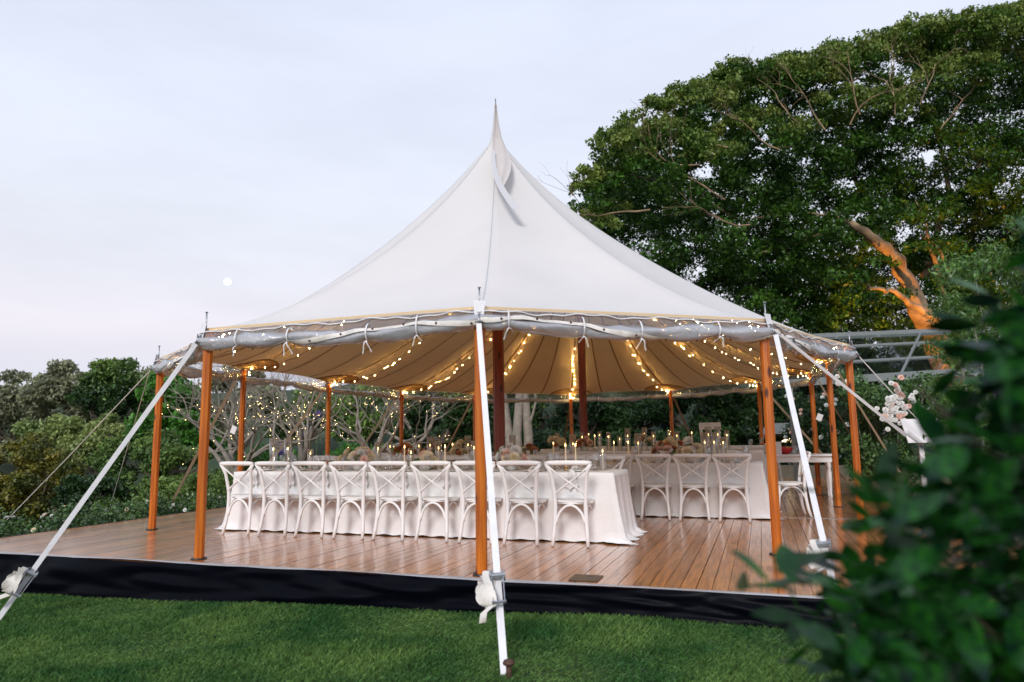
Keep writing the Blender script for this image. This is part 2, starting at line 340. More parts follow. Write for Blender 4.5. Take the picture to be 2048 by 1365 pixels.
def limb(mb, p, d, ln, r, depth, spread=.6, up=.15, n=5, mid=4, wob=.18, tips=None, kids=2, shrink=.68):
    p = Vector(p); d = Vector(d).normalized(); pts = [p.copy()]; rad = [r]
    for i in range(mid):
        d = (d + Vector((random.gauss(0, wob), random.gauss(0, wob), random.gauss(0, wob)+up*.3))).normalized()
        p = p + d*ln/mid; pts.append(p.copy()); rad.append(r*(1-.42*(i+1)/mid))
    mb.tube(pts, rad, n, cap=False)
    if tips is not None: tips.append(p.copy())
    if depth > 0:
        for k in range(kids + (random.random() < .4)):
            nd = (d + Vector((random.gauss(0, spread), random.gauss(0, spread), random.gauss(0, spread*.7)+up))).normalized()
            s = pts[-1] if k == 0 else pts[random.randint(max(1, mid-2), mid)]
            limb(mb, s, nd, ln*shrink*(.8+.4*random.random()), rad[-1]*.85, depth-1, spread, up, n, mid, wob, tips, kids, shrink)
def ground_z(x, y):
    z = -.225
    if x < -1: z -= .03*(-1-x)
    if x < -9.5: z -= .12*(-9.5-x)
    z = max(z, -4)
    if y > 26: z += min(1, (y-26)/26)*(9.5 if x < -6 else 6)
    return z
def tree(name, label, base, crown_c, rad, nclump, csize, nleaf, lsize, lm, group=None, trunk_r=.25, flat=.7, seed=0, shell=.55, bark='bark', cat='tree', aspect=.5, twigs=3, tops=None, zmin=-.6):
    base = Vector(base); cc = Vector(crown_c)
    t = thing(name, label, cat, base, 0, group)
    mb = MB(); h = cc - base
    random.seed(seed*13+1)
    pts = [Vector((0, 0, -.3)), h*.35+Vector((random.gauss(0, .1), random.gauss(0, .1), 0))*h.length*.3, h*.75]
    mb.tube(pts, [trunk_r*1.2, trunk_r*.85, trunk_r*.6], 8)
    for k in range(twigs*3):
        a = random.random()*6.28; d = Vector((math.cos(a)*rad[0], math.sin(a)*rad[1], rad[2]*random.uniform(-.1, 1)))
        limb(mb, h*random.uniform(.4, .75), d, d.length*.42, trunk_r*.35, 2, n=4, mid=3)
    mb.build('trunk', M[bark], t)
    cl = crown_clumps(h, rad, nclump, csize, flat, shell, zmin, seed)
    P = clump_points(cl, nleaf//len(cl))
    V, Fq = leaves(P, lsize*(.6+.8*rng.random(len(P))), aspect=aspect)
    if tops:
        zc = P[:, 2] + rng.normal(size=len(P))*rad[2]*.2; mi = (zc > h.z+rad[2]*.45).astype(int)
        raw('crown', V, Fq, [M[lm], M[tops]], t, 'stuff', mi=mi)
    else: raw('crown', V, Fq, M[lm], t, 'stuff')
    return t

# ------------------------------------------------------------------ ground and lawn
mb = MB(); xs = [-400, -150, -80, -50, -35, -25, -18, -14, -11, -9.6]+[x*.5 for x in range(-18, 9)]+[6, 9, 14, 25, 60, 150, 400]
ys = [-60, -10, 0, 1]+[1.5+i*.5 for i in range(12)]+[9, 14, 20, 26, 32, 38, 45, 52, 80, 150, 400, 700]
mb.grid([[(x, y, ground_z(x, y) + (-.25 if 6 < y < 19 and -8.8 < x < 2.5 else 0)) for x in xs] for y in ys])
mb.build('ground', M['ground'], kind='structure')
nb = 400000
gx = rng.uniform(-7.9, 2.6, nb); gy = 1.5 + (5.66-1.5)*rng.random(nb)**1.0
keep = (gx > -7.6*gy/5.6 - 1.0); gx, gy = gx[keep], gy[keep]; nb = len(gx)
gz = -.225 - np.where(gx < -1, .03*(-1-gx), 0)
hh = (.018+.026*rng.random(nb))*(1+.5*np.sin(gx*2.1+1)*np.sin(gy*3.3)); an = rng.random(nb)*6.283; lean = rng.normal(size=(nb, 2))*.014+np.array([.004, .0])
wd = .0015+.0012*rng.random(nb)
dx, dy = np.cos(an)*wd, np.sin(an)*wd
V = np.stack([np.stack([gx-dx, gy-dy, gz], 1), np.stack([gx+dx, gy+dy, gz], 1), np.stack([gx+dx*.7+lean[:, 0]*.5, gy+dy*.7+lean[:, 1]*.5, gz+hh*.65], 1),
              np.stack([gx+lean[:, 0]*1.3, gy+lean[:, 1]*1.3, gz+hh], 1)], 1).reshape(-1, 3)
tag(raw('lawn_grass', V, np.arange(4*nb).reshape(-1, 4), M['grass'], kind='stuff'), 'short green mown lawn in front of the black deck skirt', 'grass')

# ------------------------------------------------------------------ deck
D0, D1, DV0, DV1 = -9.03, 2.62, 5.65, 20.3
deck = thing('timber_deck', 'raised timber dance floor deck with black skirt under the white marquee', 'deck', (0, 0, 0))
pw = .118; gap = .0045; rows = [(DV0+.03, 10.78), (10.80, 15.6), (15.62, DV1)]
pm = {}
for ri, (a, b) in enumerate(rows):
    mb = MB(); x0, x1 = gap/2, pw-gap/2
    mb.box(((x0+x1)/2, (b-a)/2, -.014), (x1-x0, b-a-.004, .024)); pr = mb.build('plank', M['plank'], deck, smooth=False)
    pr.location = (D0, a, 0); pm[ri] = pr
k = 0; x = D0
while x + pw < D1:
    for ri, (a, b) in enumerate(rows):
        if k == 0: continue
        o = pm[ri].copy(); C.objects.link(o); o.parent = deck
        wide = .008 if k % 8 == 0 else 0
        o.location = (x + wide/2, a + random.uniform(-.003, .003), random.uniform(-.0012, .0012))
        if wide: o.scale = (.96, 1, 1)
    x += pw; k += 1
MB().box(((D0+D1)/2, (DV0+DV1)/2, -.10), (D1-D0-.02, DV1-DV0-.06, .14)).build('deck_frame', M['dark'], deck, smooth=False)
for v in (10.79, 15.61):
    MB().box(((D0+D1)/2, v, .001), (D1-D0, .014, .004)).build('joint_strip', M['steel'], deck, smooth=False)
# front trim: metal edge slightly wavy with the cloth
mb = MB(); pts = []
for i in range(60):
    x = D0 + (D1-D0)*i/59; pts.append([(x, DV0-.012, .006+.003*math.sin(x*3)), (x, DV0+.03, .005)])
mb.grid(pts); mb.grid([[p[0], (p[0][0], p[0][1]-.003, p[0][2]-.010-.008*math.sin(p[0][0]*2.3))] for p in pts]); mb.build('edge_trim', M['plank_edge'], deck)
MB().box((D0-.012, (DV0+DV1)/2, -.012), (.02, DV1-DV0, .03)).build('edge_trim', M['dark'], deck, smooth=False)
MB().box((-1.42, 5.90, .0035), (.24, .26, .003)).build('brown_patch', mat('brown_patch_surface', (.15, .10, .06), .7, var=.3), deck, smooth=False)  # thin brown patch, darker than the boards around it
# skirt: folded black cloth with diagonal sags
def skirt_pt(x, t):
    zb = ground_z(x, 5.6)-.02; z = -.002 + (zb+.002)*t
    f = .012*math.sin(x*2.1+t*7)*t + .016*math.sin(x*5.3-t*9+math.sin(x*1.7)*2)*t*(1-t)*2 + .018*noise.noise(Vector((x*1.3+t*2.2, t*5-x*.7, 3)))
    f += .02*abs(math.sin(x*.8+2*t))**6
    return (x, DV0-.018-abs(f)*2.6-.03*t, z)
mb = MB(); mb.grid([[skirt_pt(D0-.02+(D1-D0)*i/260, j/12) for j in range(13)] for i in range(261)]); mb.build('skirt_cloth', M['skirt'], deck)
mb = MB(); mb.grid([[(D0-.03-.01*abs(math.sin(y*7)), y, -.03-t*(.45)) for t in (0, .5, 1)] for y in [DV0+i*.2 for i in range(73)]]); mb.build('skirt_cloth', M['skirt'], deck)

# ------------------------------------------------------------------ marquee tent
POLES = [(-7.78, 7.63, 2.30), (-5.35, 5.84, 2.31), (-2.30, 5.80, 2.31), (.11, 7.48, 2.29), (1.18, 10.3, 2.31), (1.12, 12.5, 2.31), (1.0, 14.8, 2.31),
         (.04, 16.85, 2.31), (-2.12, 18.63, 2.31), (-4.89, 19.09, 2.31), (-7.1, 17.46, 2.31), (-8.1, 15.26, 2.31), (-8.30, 12.5, 2.34), (-8.10, 9.70, 2.36)]
MASTS = [(-3.65, 9.96), (-3.65, 15.33)]
ZP = 5.60; NP = len(POLES); KS = 12; NE = NP*KS
def eave(e):
    e %= NE; i = int(e//KS); t = (e % KS)/KS
    a, b = Vector(POLES[i]), Vector(POLES[(i+1) % NP]); p = a.lerp(b, t)
    c = Vector((-3.65, max(9.96, min(15.33, p.y)), 0)); inw = (c-Vector((p.x, p.y, 0))).normalized()
    return p + inw*(.14*math.sin(math.pi*t)) + Vector((0, 0, .03*math.sin(math.pi*t)))
def spine(e):
    E_ = eave(e); wv = max(0, min(1, (E_.y-9.3)/(16.0-9.3))); wv = wv*wv*(3-2*wv)
    v = 9.96 + (15.33-9.96)*wv; zs = ZP - .50*(1-abs(2*wv-1)**1.4)
    S = Vector((-3.65, v, zs)); d = (Vector((E_.x, E_.y, 0))-Vector((S.x, S.y, 0))).normalized()
    return S + d*.17
PW = 1.42
def canopy(e, s, off=0.):
    E_, S = eave(e), spine(e); p = S.lerp(E_, s)
    pw_ = PW - .20*math.exp(-(((e % NE)/KS-4.6)/1.3)**2)
    p.z = E_.z + (S.z-E_.z)*(.90*(1-s)**pw_ + .10*(1-s)**5) + off
    # shallow belly between the pole seams
    t = (e % KS)/KS; p.z -= .05*math.sin(math.pi*t)**1*math.sin(math.pi*min(1, s*1.0))
    return p
tent = thing('marquee_tent', 'large white sailcloth marquee with two peaks and orange timber poles', 'tent')
mb = MB(); NS = 22
SS = [ (j/NS)**1.25 for j in range(NS+1)]
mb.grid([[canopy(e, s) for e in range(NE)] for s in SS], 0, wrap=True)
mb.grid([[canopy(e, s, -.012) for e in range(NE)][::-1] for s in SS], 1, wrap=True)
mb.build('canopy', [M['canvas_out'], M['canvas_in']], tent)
# hem strip along the eave
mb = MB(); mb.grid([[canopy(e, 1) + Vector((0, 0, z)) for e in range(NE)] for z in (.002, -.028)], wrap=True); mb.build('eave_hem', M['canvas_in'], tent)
def side_at(e, s):
    a, b = canopy(e-.3, s), canopy(e+.3, s); return (b-a).normalized()
def ribbon_on(name, e, s0, s1, wd, off, m, n=14):
    mb = MB(); ss = [s0+(s1-s0)*i/n for i in range(n+1)]
    mb.ribbon([canopy(e, s, off) for s in ss], [side_at(e, s) for s in ss], wd); return mb.build(name, m, tent)
for i in range(NP):
    for k in (0, 4, 8):
        ribbon_on('canopy_seam', i*KS+k, .05, .995, .035 if k else .05, -.022, M['seam'])
    ribbon_on('outer_seam', i*KS, .0, .995, .008, .006, M['outseam'], 20)
    # half-round reinforcement patch and its stitched border
    mb = MB(); rows_ = []
    for s in [1-.001-.115*j/5 for j in range(6)]:
        hw = 2.7*math.sqrt(max(0, 1-((1-s)/.1161)**2)); rows_.append([canopy(i*KS+hw*q/4, s, -.017) for q in range(-4, 5)])
    mb.grid(rows_); mb.build('corner_patch', M['patch'], tent)
    mb = MB(); arc = [(i*KS+2.7*math.cos(a), 1-.001-.115*math.sin(a)) for a in [math.pi*q/16 for q in range(17)]]
    pts = [canopy(e_, s_, -.022) for e_, s_ in arc]; mb.tube(pts, .011, 4); mb.build('patch_stitching', M['seam'], tent)
# peaks: rings and pointed sock
for mi_, (mx_, my_) in enumerate(MASTS):
    mb = MB(); prof = [(.185, ZP-.05), (.13, ZP+.05), (.085, ZP+.16), (.055, ZP+.32), (.036, ZP+.52), (.020, ZP+.74)] if mi_ == 0 else [(.185, ZP-.05), (.145, ZP+.06), (.10, ZP+.2), (.06, ZP+.36), (.04, ZP+.5), (.022, ZP+.6)]
    mb.lathe([(r, z) for r, z in prof], 14, (mx_, my_, 0)); mb.build('peak_sock', M['canvas_out'], tent)
    MB().tube([(mx_, my_, ZP+.55), (mx_, my_, ZP+(.84 if mi_ == 0 else .66))], .010, 6).build('peak_spike', M['steel'], tent)
    MB().tube([(mx_, my_, .0), (mx_, my_, ZP-.02)], [.085]*2, 8).build('centre_pole', M['mast'], tent, smooth=False)
    MB().box((mx_, my_, .008), (.34, .34, .016)).build('base_plate', M['dark'], tent, smooth=False)
# pennant
mb = MB(); P_ = []; fx, fy = MASTS[0]; tc_ = Vector((.344, -.939, 0)); tr_ = Vector((.939, .344, 0))
prof = [(0, .015, 0), (.2, .045, .005), (.42, .08, .01), (.66, .14, .02), (.85, .20, .045), (1.05, .235, .075), (1.25, .24, .10), (1.45, .21, .10), (1.65, .14, .085), (1.85, .05, .06)]
for dz, ww, ox in prof:
    base = Vector((fx, fy, ZP+.76-dz)) + tc_*(.04+.24*min(dz, .8)+max(0, dz-.75)*.92)
    P_.append([base + tr_*(ox+ww*(q-.5)) + tc_*(.03+.028*math.sin(q*8+dz*3)) for q in [j/8 for j in range(9)]])
mb.grid(P_); pen = mb.build('pennant', M['flag'], tent)
mb = MB(); P_ = []
for j in range(14):
    t = j/13; dz = 1.0+1.30*t; base = Vector((fx, fy, ZP+.76-dz)) + tc_*(.30+(dz-.75)*.96)
    P_.append([base + tr_*(-.06-.03*math.sin(t*3.1)+.26*t**2.2+(.05+.06*t)*q) for q in (0, .5, 1)])
mb.grid(P_); mb.build('pennant_tail', mat('flag_tail_cloth', (.60, .59, .60), .9, trans=.2), tent)
# side poles, pins, base plates
for i, (x, y, z) in enumerate(POLES):
    inw = (Vector((-3.65, max(9.96, min(15.33, y)), 0))-Vector((x, y, 0))).normalized()
    p = MB().tube([(0, 0, .012), (0, 0, z-.04)], .05 if i < 4 else .046, 8).build('side_pole', M['pole'], tent, smooth=False)
    p.location = (x+inw.x*.03, y+inw.y*.03, 0)
    MB().tube([(x, y, z-.05), (x, y, z+.17)], .008, 6).tube([(x, y, z+.165), (x, y, z+.175)], .016, 6).build('pole_pin', M['steel'], tent)
    MB().lathe([(.0, .012), (.075, .012), (.078, .002)], 12, (p.location.x, p.location.y, 0)).build('base_plate', M['dark'], tent, smooth=False)
    pl = MB(); o = Vector((x, y, z)); out = -inw; sdv = Vector((-out.y, out.x, 0))
    pl.grid([[o+out*.02+sdv*q*.055*(1-.3*t)+Vector((0, 0, .05-t*.16))+out*.03*t for q in (-1, 0, 1)] for t in (0, .33, .66, 1)])
    pl.build('corner_tab', M['webbing'], tent)
    MB().tube([o+out*.05+Vector((0, 0, -.08)), o+out*.10+Vector((0, 0, -.16))], .013, 6).tube([o+out*.08+sdv*.035+Vector((0, 0, -.15)), o+out*.08-sdv*.035+Vector((0, 0, -.15))], .009, 6).build('shackle', M['steel'], tent)
# rolled clear walls under the eave
for i in range(NP):
    front = i in (13, 0, 1, 2, 3)
    random.seed(40+i); nseg = 44; ph = random.random()*6; base_r = .068 if front else .05
    ties = sorted({0, nseg} | {int(nseg*(q+random.uniform(-.06, .06))) for q in ((.17, .38, .58, .79) if front else (.25, .5, .75))})
    pts, rad, film, span = [], [], [], []
    L_ = (Vector(POLES[(i+1) % NP])-Vector(POLES[i])).length
    for j in range(nseg+1):
        t = j/nseg; e_ = i*KS+t*KS; E_ = eave(e_); c = Vector((-3.65, max(9.96, min(15.33, E_.y)), 0)); out = (Vector((E_.x, E_.y, 0))-Vector((c.x, c.y, 0))).normalized()
        lo = max(q for q in ties if q <= j); hi = min(q for q in ties if q >= j); u = 0 if hi == lo else (j-lo)/(hi-lo)
        bulge = math.sin(math.pi*u)**.7 if hi > lo else 0
        pts.append(E_ + out*.03 + Vector((0, 0, -.135-.045*math.sin(math.pi*t)-.022*bulge-.014*math.sin(t*9+ph)-(.02 if not front else 0))))
        rad.append(base_r*(.70+.30*bulge)*(1+.12*math.sin(t*31+ph)+.07*math.sin(t*57)))
        film.append([E_+out*.015+Vector((0, 0, -.02)), E_+out*(.05+.012*math.sin(t*40+ph))+Vector((0, 0, -.07+.008*math.sin(t*63))), pts[-1]+out*.01+Vector((0, 0, rad[-1]*.6))])
        span.append(out)
    mb = MB(); n = 12; vs = []
    for j, p in enumerate(pts):
        t_ = (pts[min(j+1, nseg)]-pts[max(j-1, 0)]).normalized(); b_ = t_.cross(span[j]).normalized()
        for k in range(n):
            a = 2*math.pi*k/n; rr = rad[j]*(1+.16*math.sin(3*a+j*.42+ph)+.09*math.sin(5*a-j*.9)+.05*math.sin(9*a+j*1.7))
            vs.append(p+(span[j]*math.cos(a)+b_*math.sin(a)*1.12)*rr)
    mb.add(vs, [(j*n+k, j*n+(k+1) % n, (j+1)*n+(k+1) % n, (j+1)*n+k) for j in range(nseg) for k in range(n)])
    rw = mb.build('rolled_wall', M['roll'], tent)
    MB().grid(film).build('clear_film', M['film'], rw)
    if front:   # white hem tape with eyelets on the outside of the roll
        mb = MB(); rows_ = []
        for j, p in enumerate(pts):
            rr = rad[j]*1.2; low = 1.25*math.sin(j*.13+ph*1.7)-.35
            rows_.append([p+span[j]*rr*math.cos(low-.33)+Vector((0, 0, rr*math.sin(low-.33))), p+span[j]*rr*1.05*math.cos(low)+Vector((0, 0, rr*1.05*math.sin(low))), p+span[j]*rr*math.cos(low+.33)+Vector((0, 0, rr*math.sin(low+.33)))])
        mb.grid(rows_); mb.build('hem_tape', M['webdirty'], rw)
        for j in range(3, nseg, 5):
            c_ = rows_[j][1]+span[j]*.004; MB().tube([c_, c_+span[j]*.004], .011, 8).build('eyelet', M['iron'], rw)
        mb = MB(); tp = [film[j][1]+span[j]*.006+Vector((0, 0, .012*math.sin(j*.5)+.012)) for j in range(nseg+1)]
        mb.tube(tp, .008, 5, flat=(1, 1)); mb.build('pull_cord', M['webbing'], rw)
    for q in ties[1:-1]:
        c_ = pts[q]; o_ = span[q]; t_ = (pts[q+1]-pts[q-1]).normalized(); mb = MB()
        ring = [c_+(o_*math.cos(a)+Vector((0, 0, 1))*math.sin(a)*(1.5 if math.sin(a) > 0 else 1))*(rad[q]*1.35+.004) for a in [2*math.pi*z/14 for z in range(15)]]
        mb.ribbon(ring, [t_]*15, .016)
        if front:
            for sg in random.choice(((-1, 1), (1,), (-1,), (-1, 1))):
                ln = random.uniform(.04, .15); tl = [c_+o_*.05+Vector((0, 0, -rad[q]*1.3))+t_*sg*.05*z+Vector((0, 0, -ln*z**1.2))+o_*.02*math.sin(z*5) for z in (0, .25, .5, .75, 1)]
                mb.ribbon(tl, [t_]*5, .013)
        mb.build('wall_tie', M['webbing'], tent)
# guy straps
def strap(i, foot, wd, m, ratchet=None, off=(0, 0), name='guy_strap'):
    x, y, z = POLES[i]; c = Vector((-3.65, max(9.96, min(15.33, y)), 0)); out = (Vector((x, y, 0))-c); out.z = 0; out.normalize()
    a = Vector((x, y, z-.17))+out*.10+Vector((off[0], off[1], 0)); b = Vector(foot)
    side = (b-a).cross(CAM-(a+b)/2).normalized()
    if side.dot(CR) < 0: side = -side
    if wd < .02: mb = MB(); mb.tube([a, a.lerp(b, .5)+Vector((0, 0, -.02)), b], wd/2, 6)
    else: mb = MB(); mb.bar(a, b, wd, .004, side)
    g = mb.build(name, M[m], tent, smooth=False)
    if ratchet:
        r = a.lerp(b, ratchet); t = (b-a).normalized(); n_ = t.cross(side).normalized()
        if n_.dot(CAM-r) < 0: n_ = -n_
        mb = MB()
        for s_ in (-1, 1):
            mb.bar(r+side*s_*.034+n_*.02-t*.07, r+side*s_*.034+n_*.02+t*.15, .045, .004, n_)
            mb.bar(r+side*s_*.04+n_*.035-t*.06, r+side*s_*.036+n_*.075+t*.17, .028, .004, n_)
        mb.tube([r-side*.045+n_*.03-t*.03, r+side*.045+n_*.03-t*.03], .02, 10); mb.tube([r-side*.045+n_*.07+t*.16, r+side*.045+n_*.07+t*.16], .011, 8)
        mb.tube([r-side*.05+n_*.03-t*.03, r-side*.04+n_*.03-t*.03], .034, 10); mb.tube([r+side*.05+n_*.03-t*.03, r+side*.04+n_*.03-t*.03], .034, 10)
        mb.build('ratchet', M['steel'], g, smooth=False)
        mb = MB()
        for q in range(4):   # loosely bundled tail
            cc = r-side*(.055+.016*q)+n_*(.045)+t*(.06+.01*q); ra, rb = .036-.006*q, .125-.018*q+random.uniform(-.01, .01)
            lp = [cc+n_*math.cos(a_)*ra*(1+.3*math.sin(2*a_+q))+t*math.sin(a_)*rb+side*.02*math.sin(2*a_+q*1.3) for a_ in [6.2832*z/18 for z in range(19)]]
            mb.ribbon(lp, [(side+n_*.35*math.sin(z*.7+q)).normalized() for z in range(19)], .046)
        tl = [r-side*.05+n_*.07+t*.18, r-side*.10+n_*.09+t*.23, r-side*.11+n_*.07+t*.28, r-side*.07+n_*.05+t*.27]
        mb.ribbon(tl, [(side+n_*.3).normalized()]*4, .045); mb.build('strap_tail', M['webdirty'], g)
    return g
strap(1, (-6.35, 4.62, -.36), .044, 'webbing', .86)
strap(2, (-1.50, 4.14, -.25), .046, 'webbing', .80)
strap(3, (.47, 5.60, -.24), .046, 'webbing', .78)
strap(0, hitz(-20, 1075, -.35), .014, 'webdirty'); strap(0, hitz(95, 1055, -.3)+Vector((0, 1.2, 0)), .012, 'webdirty', off=(-.03, .02))
def toward(i, px, py, y): p = hitv(px, py, y); return p
strap(3, hitv(1812, 872, 8.0), .028, 'webbing', off=(.05, .05)); strap(3, hitv(1835, 885, 9.0), .014, 'webbing', off=(.03, .06))
strap(4, hitv(1875, 880, 10.8), .014, 'webbing')
strap(5, hitv(1800, 945, 13.2), .03, 'webtan'); strap(6, hitv(1735, 925, 15.5), .03, 'webtan')
strap(7, hitv(1690, 960, 17.9), .045, 'webtan')
strap(8, hitv(1395, 905, 21.6), .05, 'webtan'); strap(9, hitv(1124, 910, 22.2), .05, 'webtan'); strap(10, hitv(890, 905, 19.4), .05, 'webtan')
strap(11, hitv(700, 930, 16.6), .05, 'webtan'); strap(12, hitv(530, 940, 13.0), .05, 'webtan'); strap(13, hitv(345, 1003, 10.2), .045, 'webtan')
# ground stakes
for (x, y, z, lb) in ((-1.46, 4.10, -.25, 'rusty iron stake holding the middle white strap in the lawn'), (-6.40, 4.58, -.38, 'iron stake holding the left white strap at the lawn edge'), (.50, 5.50, -.24, 'iron stake of the right white strap behind the leaves')):
    s = MB().tube([(0, 0, -.05), (0, 0, .10)], .017, 10).tube([(0, 0, .095), (0, 0, .105), (0, 0, .118)], [.034, .036, .028], 12).build('ground_stake', M['iron'])
    s.location = (x, y, z); tag(s, lb, 'stake', 'iron stakes of the guy straps')

# ------------------------------------------------------------------ fairy lights under the canopy
def ico(r=1.):
    t = (1+5**.5)/2; v = [Vector(p).normalized()*r for p in ((-1, t, 0), (1, t, 0), (-1, -t, 0), (1, -t, 0), (0, -1, t), (0, 1, t), (0, -1, -t), (0, 1, -t), (t, 0, -1), (t, 0, 1), (-t, 0, -1), (-t, 0, 1))]
    f = [(0, 11, 5), (0, 5, 1), (0, 1, 7), (0, 7, 10), (0, 10, 11), (1, 5, 9), (5, 11, 4), (11, 10, 2), (10, 7, 6), (7, 1, 8), (3, 9, 4), (3, 4, 2), (3, 2, 6), (3, 6, 8), (3, 8, 9), (4, 9, 5), (2, 4, 11), (6, 2, 10), (8, 6, 7), (9, 8, 1)]
    return v, f
IV, IF = ico()
def add_ball(mb, c, r, sq=1.):
    mb.add([Vector(c)+Vector((v.x*r, v.y*r, v.z*r*sq)) for v in IV], IF)
SIDE = ['far left pole', 'left front pole', 'middle front pole', 'right front pole', 'rightmost pole', 'second pole on the right side', 'third pole on the right side', 'back right corner pole', 'right one of the back poles', 'middle back pole', 'left one of the back poles', 'back left corner pole', 'pole halfway down the left side', 'second pole down the left side']
for i in range(NP):
    random.seed(90+i); S_ = Vector((-3.65, 9.96 if POLES[i][1] < 12.6 else 15.33, 0))
    t = thing('fairy_light_string', 'warm fairy lights rising from the ' + SIDE[i], 'string light', (0, 0, 0), 0, 'fairy light strings under the canopy')
    pts = []; n = 30
    for j in range(n+1):
        s = 1-.03-(.62)*j/n; p = canopy(i*KS+.25*math.sin(j*.4), s, -.05); p.z -= .17*math.sin(math.pi*(j/n)**.8) + .01*math.sin(j*2.1); pts.append(p)
    MB().tube(pts, .0045, 4, cap=False).build('cable', M['cable'], t)
    mb = MB(); d = 0; lens = [(pts[j+1]-pts[j]).length for j in range(n)]; tot = sum(lens); q = .05
    while q < tot-.1:
        for pair in range(2 if random.random() < .45 else 1):
            qq = q+pair*.07; acc = 0
            for j in range(n):
                if acc+lens[j] > qq: break
                acc += lens[j]
            p = pts[j].lerp(pts[min(n, j+1)], min(1, (qq-acc)/lens[j])); add_ball(mb, p+Vector((random.uniform(-.012, .012), random.uniform(-.012, .012), random.choice((-.03, -.025, .02)))), .0050, 1.3)
        q += random.uniform(.14, .3)*(2.2 if i < 4 else 1)
    for _ in range(3):   # wound round the pole head
        add_ball(mb, pts[0]+Vector((random.uniform(-.07, .07), random.uniform(-.07, .07), random.uniform(-.09, .03))), .0054, 1.2)
    mb.build('bulb', M['bulb'], t, kind='stuff')

# ------------------------------------------------------------------ chairs
def make_chair():
    t = thing('crossback_chair', 'white bentwood crossback chair', 'chair', (0, 0, 0), 0, 'white crossback chairs round the long tables')
    mb = MB(); P_ = []
    for z, k in ((.455, 1.0), (.468, 1.0), (.474, .97)):
        row = []
        for q in range(20):
            a = 2*math.pi*q/20; cx, sy = math.cos(a), math.sin(a); ex = abs(cx)**.55*math.copysign(1, cx); ey = abs(sy)**.55*math.copysign(1, sy)
            row.append(((.205-.02*(ey < 0))*k*ex, .02+.20*k*ey, z))
        P_.append(row)
    mb.grid(P_, wrap=True); mb.add([p for p in P_[-1]], [tuple(range(20))]); mb.add([(p[0], p[1], .455) for p in P_[0]], [tuple(range(20))[::-1]])
    mb.build('seat', M['seatm'], t)
    MB().tube([(.195*math.cos(a) if 1 else 0, .02+.19*math.sin(a), .445) for a in [2*math.pi*q/20 for q in range(21)]], .014, 6, cap=False).build('seat_frame', M['chair'], t)
    for s in (-1, 1):
        pts = [(s*.182, -.235, .004), (s*.172, -.205, .12), (s*.162, -.185, .26), (s*.157, -.178, .42), (s*.160, -.182, .52), (s*.172, -.20, .64), (s*.182, -.222, .74), (s*.205, -.245, .815), (s*.232, -.255, .865)]
        MB().tube(pts, [.019, .020, .021, .022, .021, .020, .020, .021, .020], 8).build('leg', M['chair'], t)
        pts = [(s*.185, .20, .004), (s*.178, .185, .15), (s*.165, .165, .32), (s*.160, .16, .44)]
        MB().tube(pts, [.016, .018, .020, .021], 8).build('leg', M['chair'], t)
        pts = [(s*.215, -.25, .845), (s*.15, -.235, .78), (s*.05, -.215, .70), (-s*.05, -.205+.012*s, .63), (-s*.13, -.19, .565), (-s*.155, -.18, .53)]
        MB().tube(pts, .019, 6, flat=(1, .55)).build('back_brace', M['chair'], t)
        pts = [(s*.168, -.19, .225)] + [(s*.155, -.175+.34*u, .27+.15*math.sin(math.pi*u)**.6) for u in [q/8 for q in range(9)]] + [(s*.168, .178, .225)]
        MB().tube(pts, .014, 6).build('arch_brace', M['chair'], t)
    for y in (-.185, .165):
        pts = [(-.150, y, .225)] + [(-.145+.29*u, y, .26+.165*math.sin(math.pi*u)**.6) for u in [q/10 for q in range(11)]] + [(.150, y, .225)]
        MB().tube(pts, .015, 6).build('arch_brace', M['chair'], t)
    pts = [(x, -.258-.012*math.cos(x/.24*1.5), .872+.004*math.cos(x/.24*1.5)) for x in [-.242+.484*q/10 for q in range(11)]]
    MB().tube(pts, [.018, .026, .027]+[.027]*5+[.027, .026, .018], 8, flat=(.8, 1.05)).build('top_rail', M['chair'], t)
    for o in list(C.objects):
        if o.parent == t:
            for v in o.data.vertices: v.co.x *= 1.05
    return t
chair0 = make_chair(); CH = kidmap(); first = [True]
def place_chair(x, y, rz, label):
    rz += random.uniform(-.05, .05)
    if first[0]: chair0.location = (x, y, 0); chair0.rotation_euler = (0, 0, rz); chair0['label'] = label; first[0] = False; return
    dup(chair0, CH, (x, y, 0), rz, label)
A0, A1, AV0, AV1 = -6.62, -1.55, 7.84, 8.74
B0, B1, BV0, BV1 = -7.0, .0, 10.52, 11.42
C0, C1, CV0, CV1 = -4.3, .02, 13.2, 14.1
E0, E1, EV0, EV1 = -4.1, .3, 16.0, 16.9
random.seed(3)
for k in range(9): place_chair(-6.26+.536*k, 7.72+random.uniform(-.012, .012), 0, f'white crossback chair, {ORD[k]} from left in the nearest row, front table')
for k in range(9): place_chair(-6.2+.536*k, 8.98, math.pi, f'white crossback chair on the far side of the front table, {ORD[k]} from the left')
for k in range(13): place_chair(-.39-.525*k, 10.32, 0, f'white crossback chair on the near side of the middle table, {ORD[k]} from its right end')
for k in range(12): place_chair(-.6-.55*k, 11.72, math.pi, f'white crossback chair on the far side of the middle table, {ORD[k]} from its right end')
place_chair(.33, 10.98, math.pi/2+.12, 'white crossback chair seen from the side at the right end of the middle table')
for k in range(7): place_chair(-.6-.6*k, 14.45, math.pi, f'white crossback chair behind the third table, {ORD[k]} from its right end')

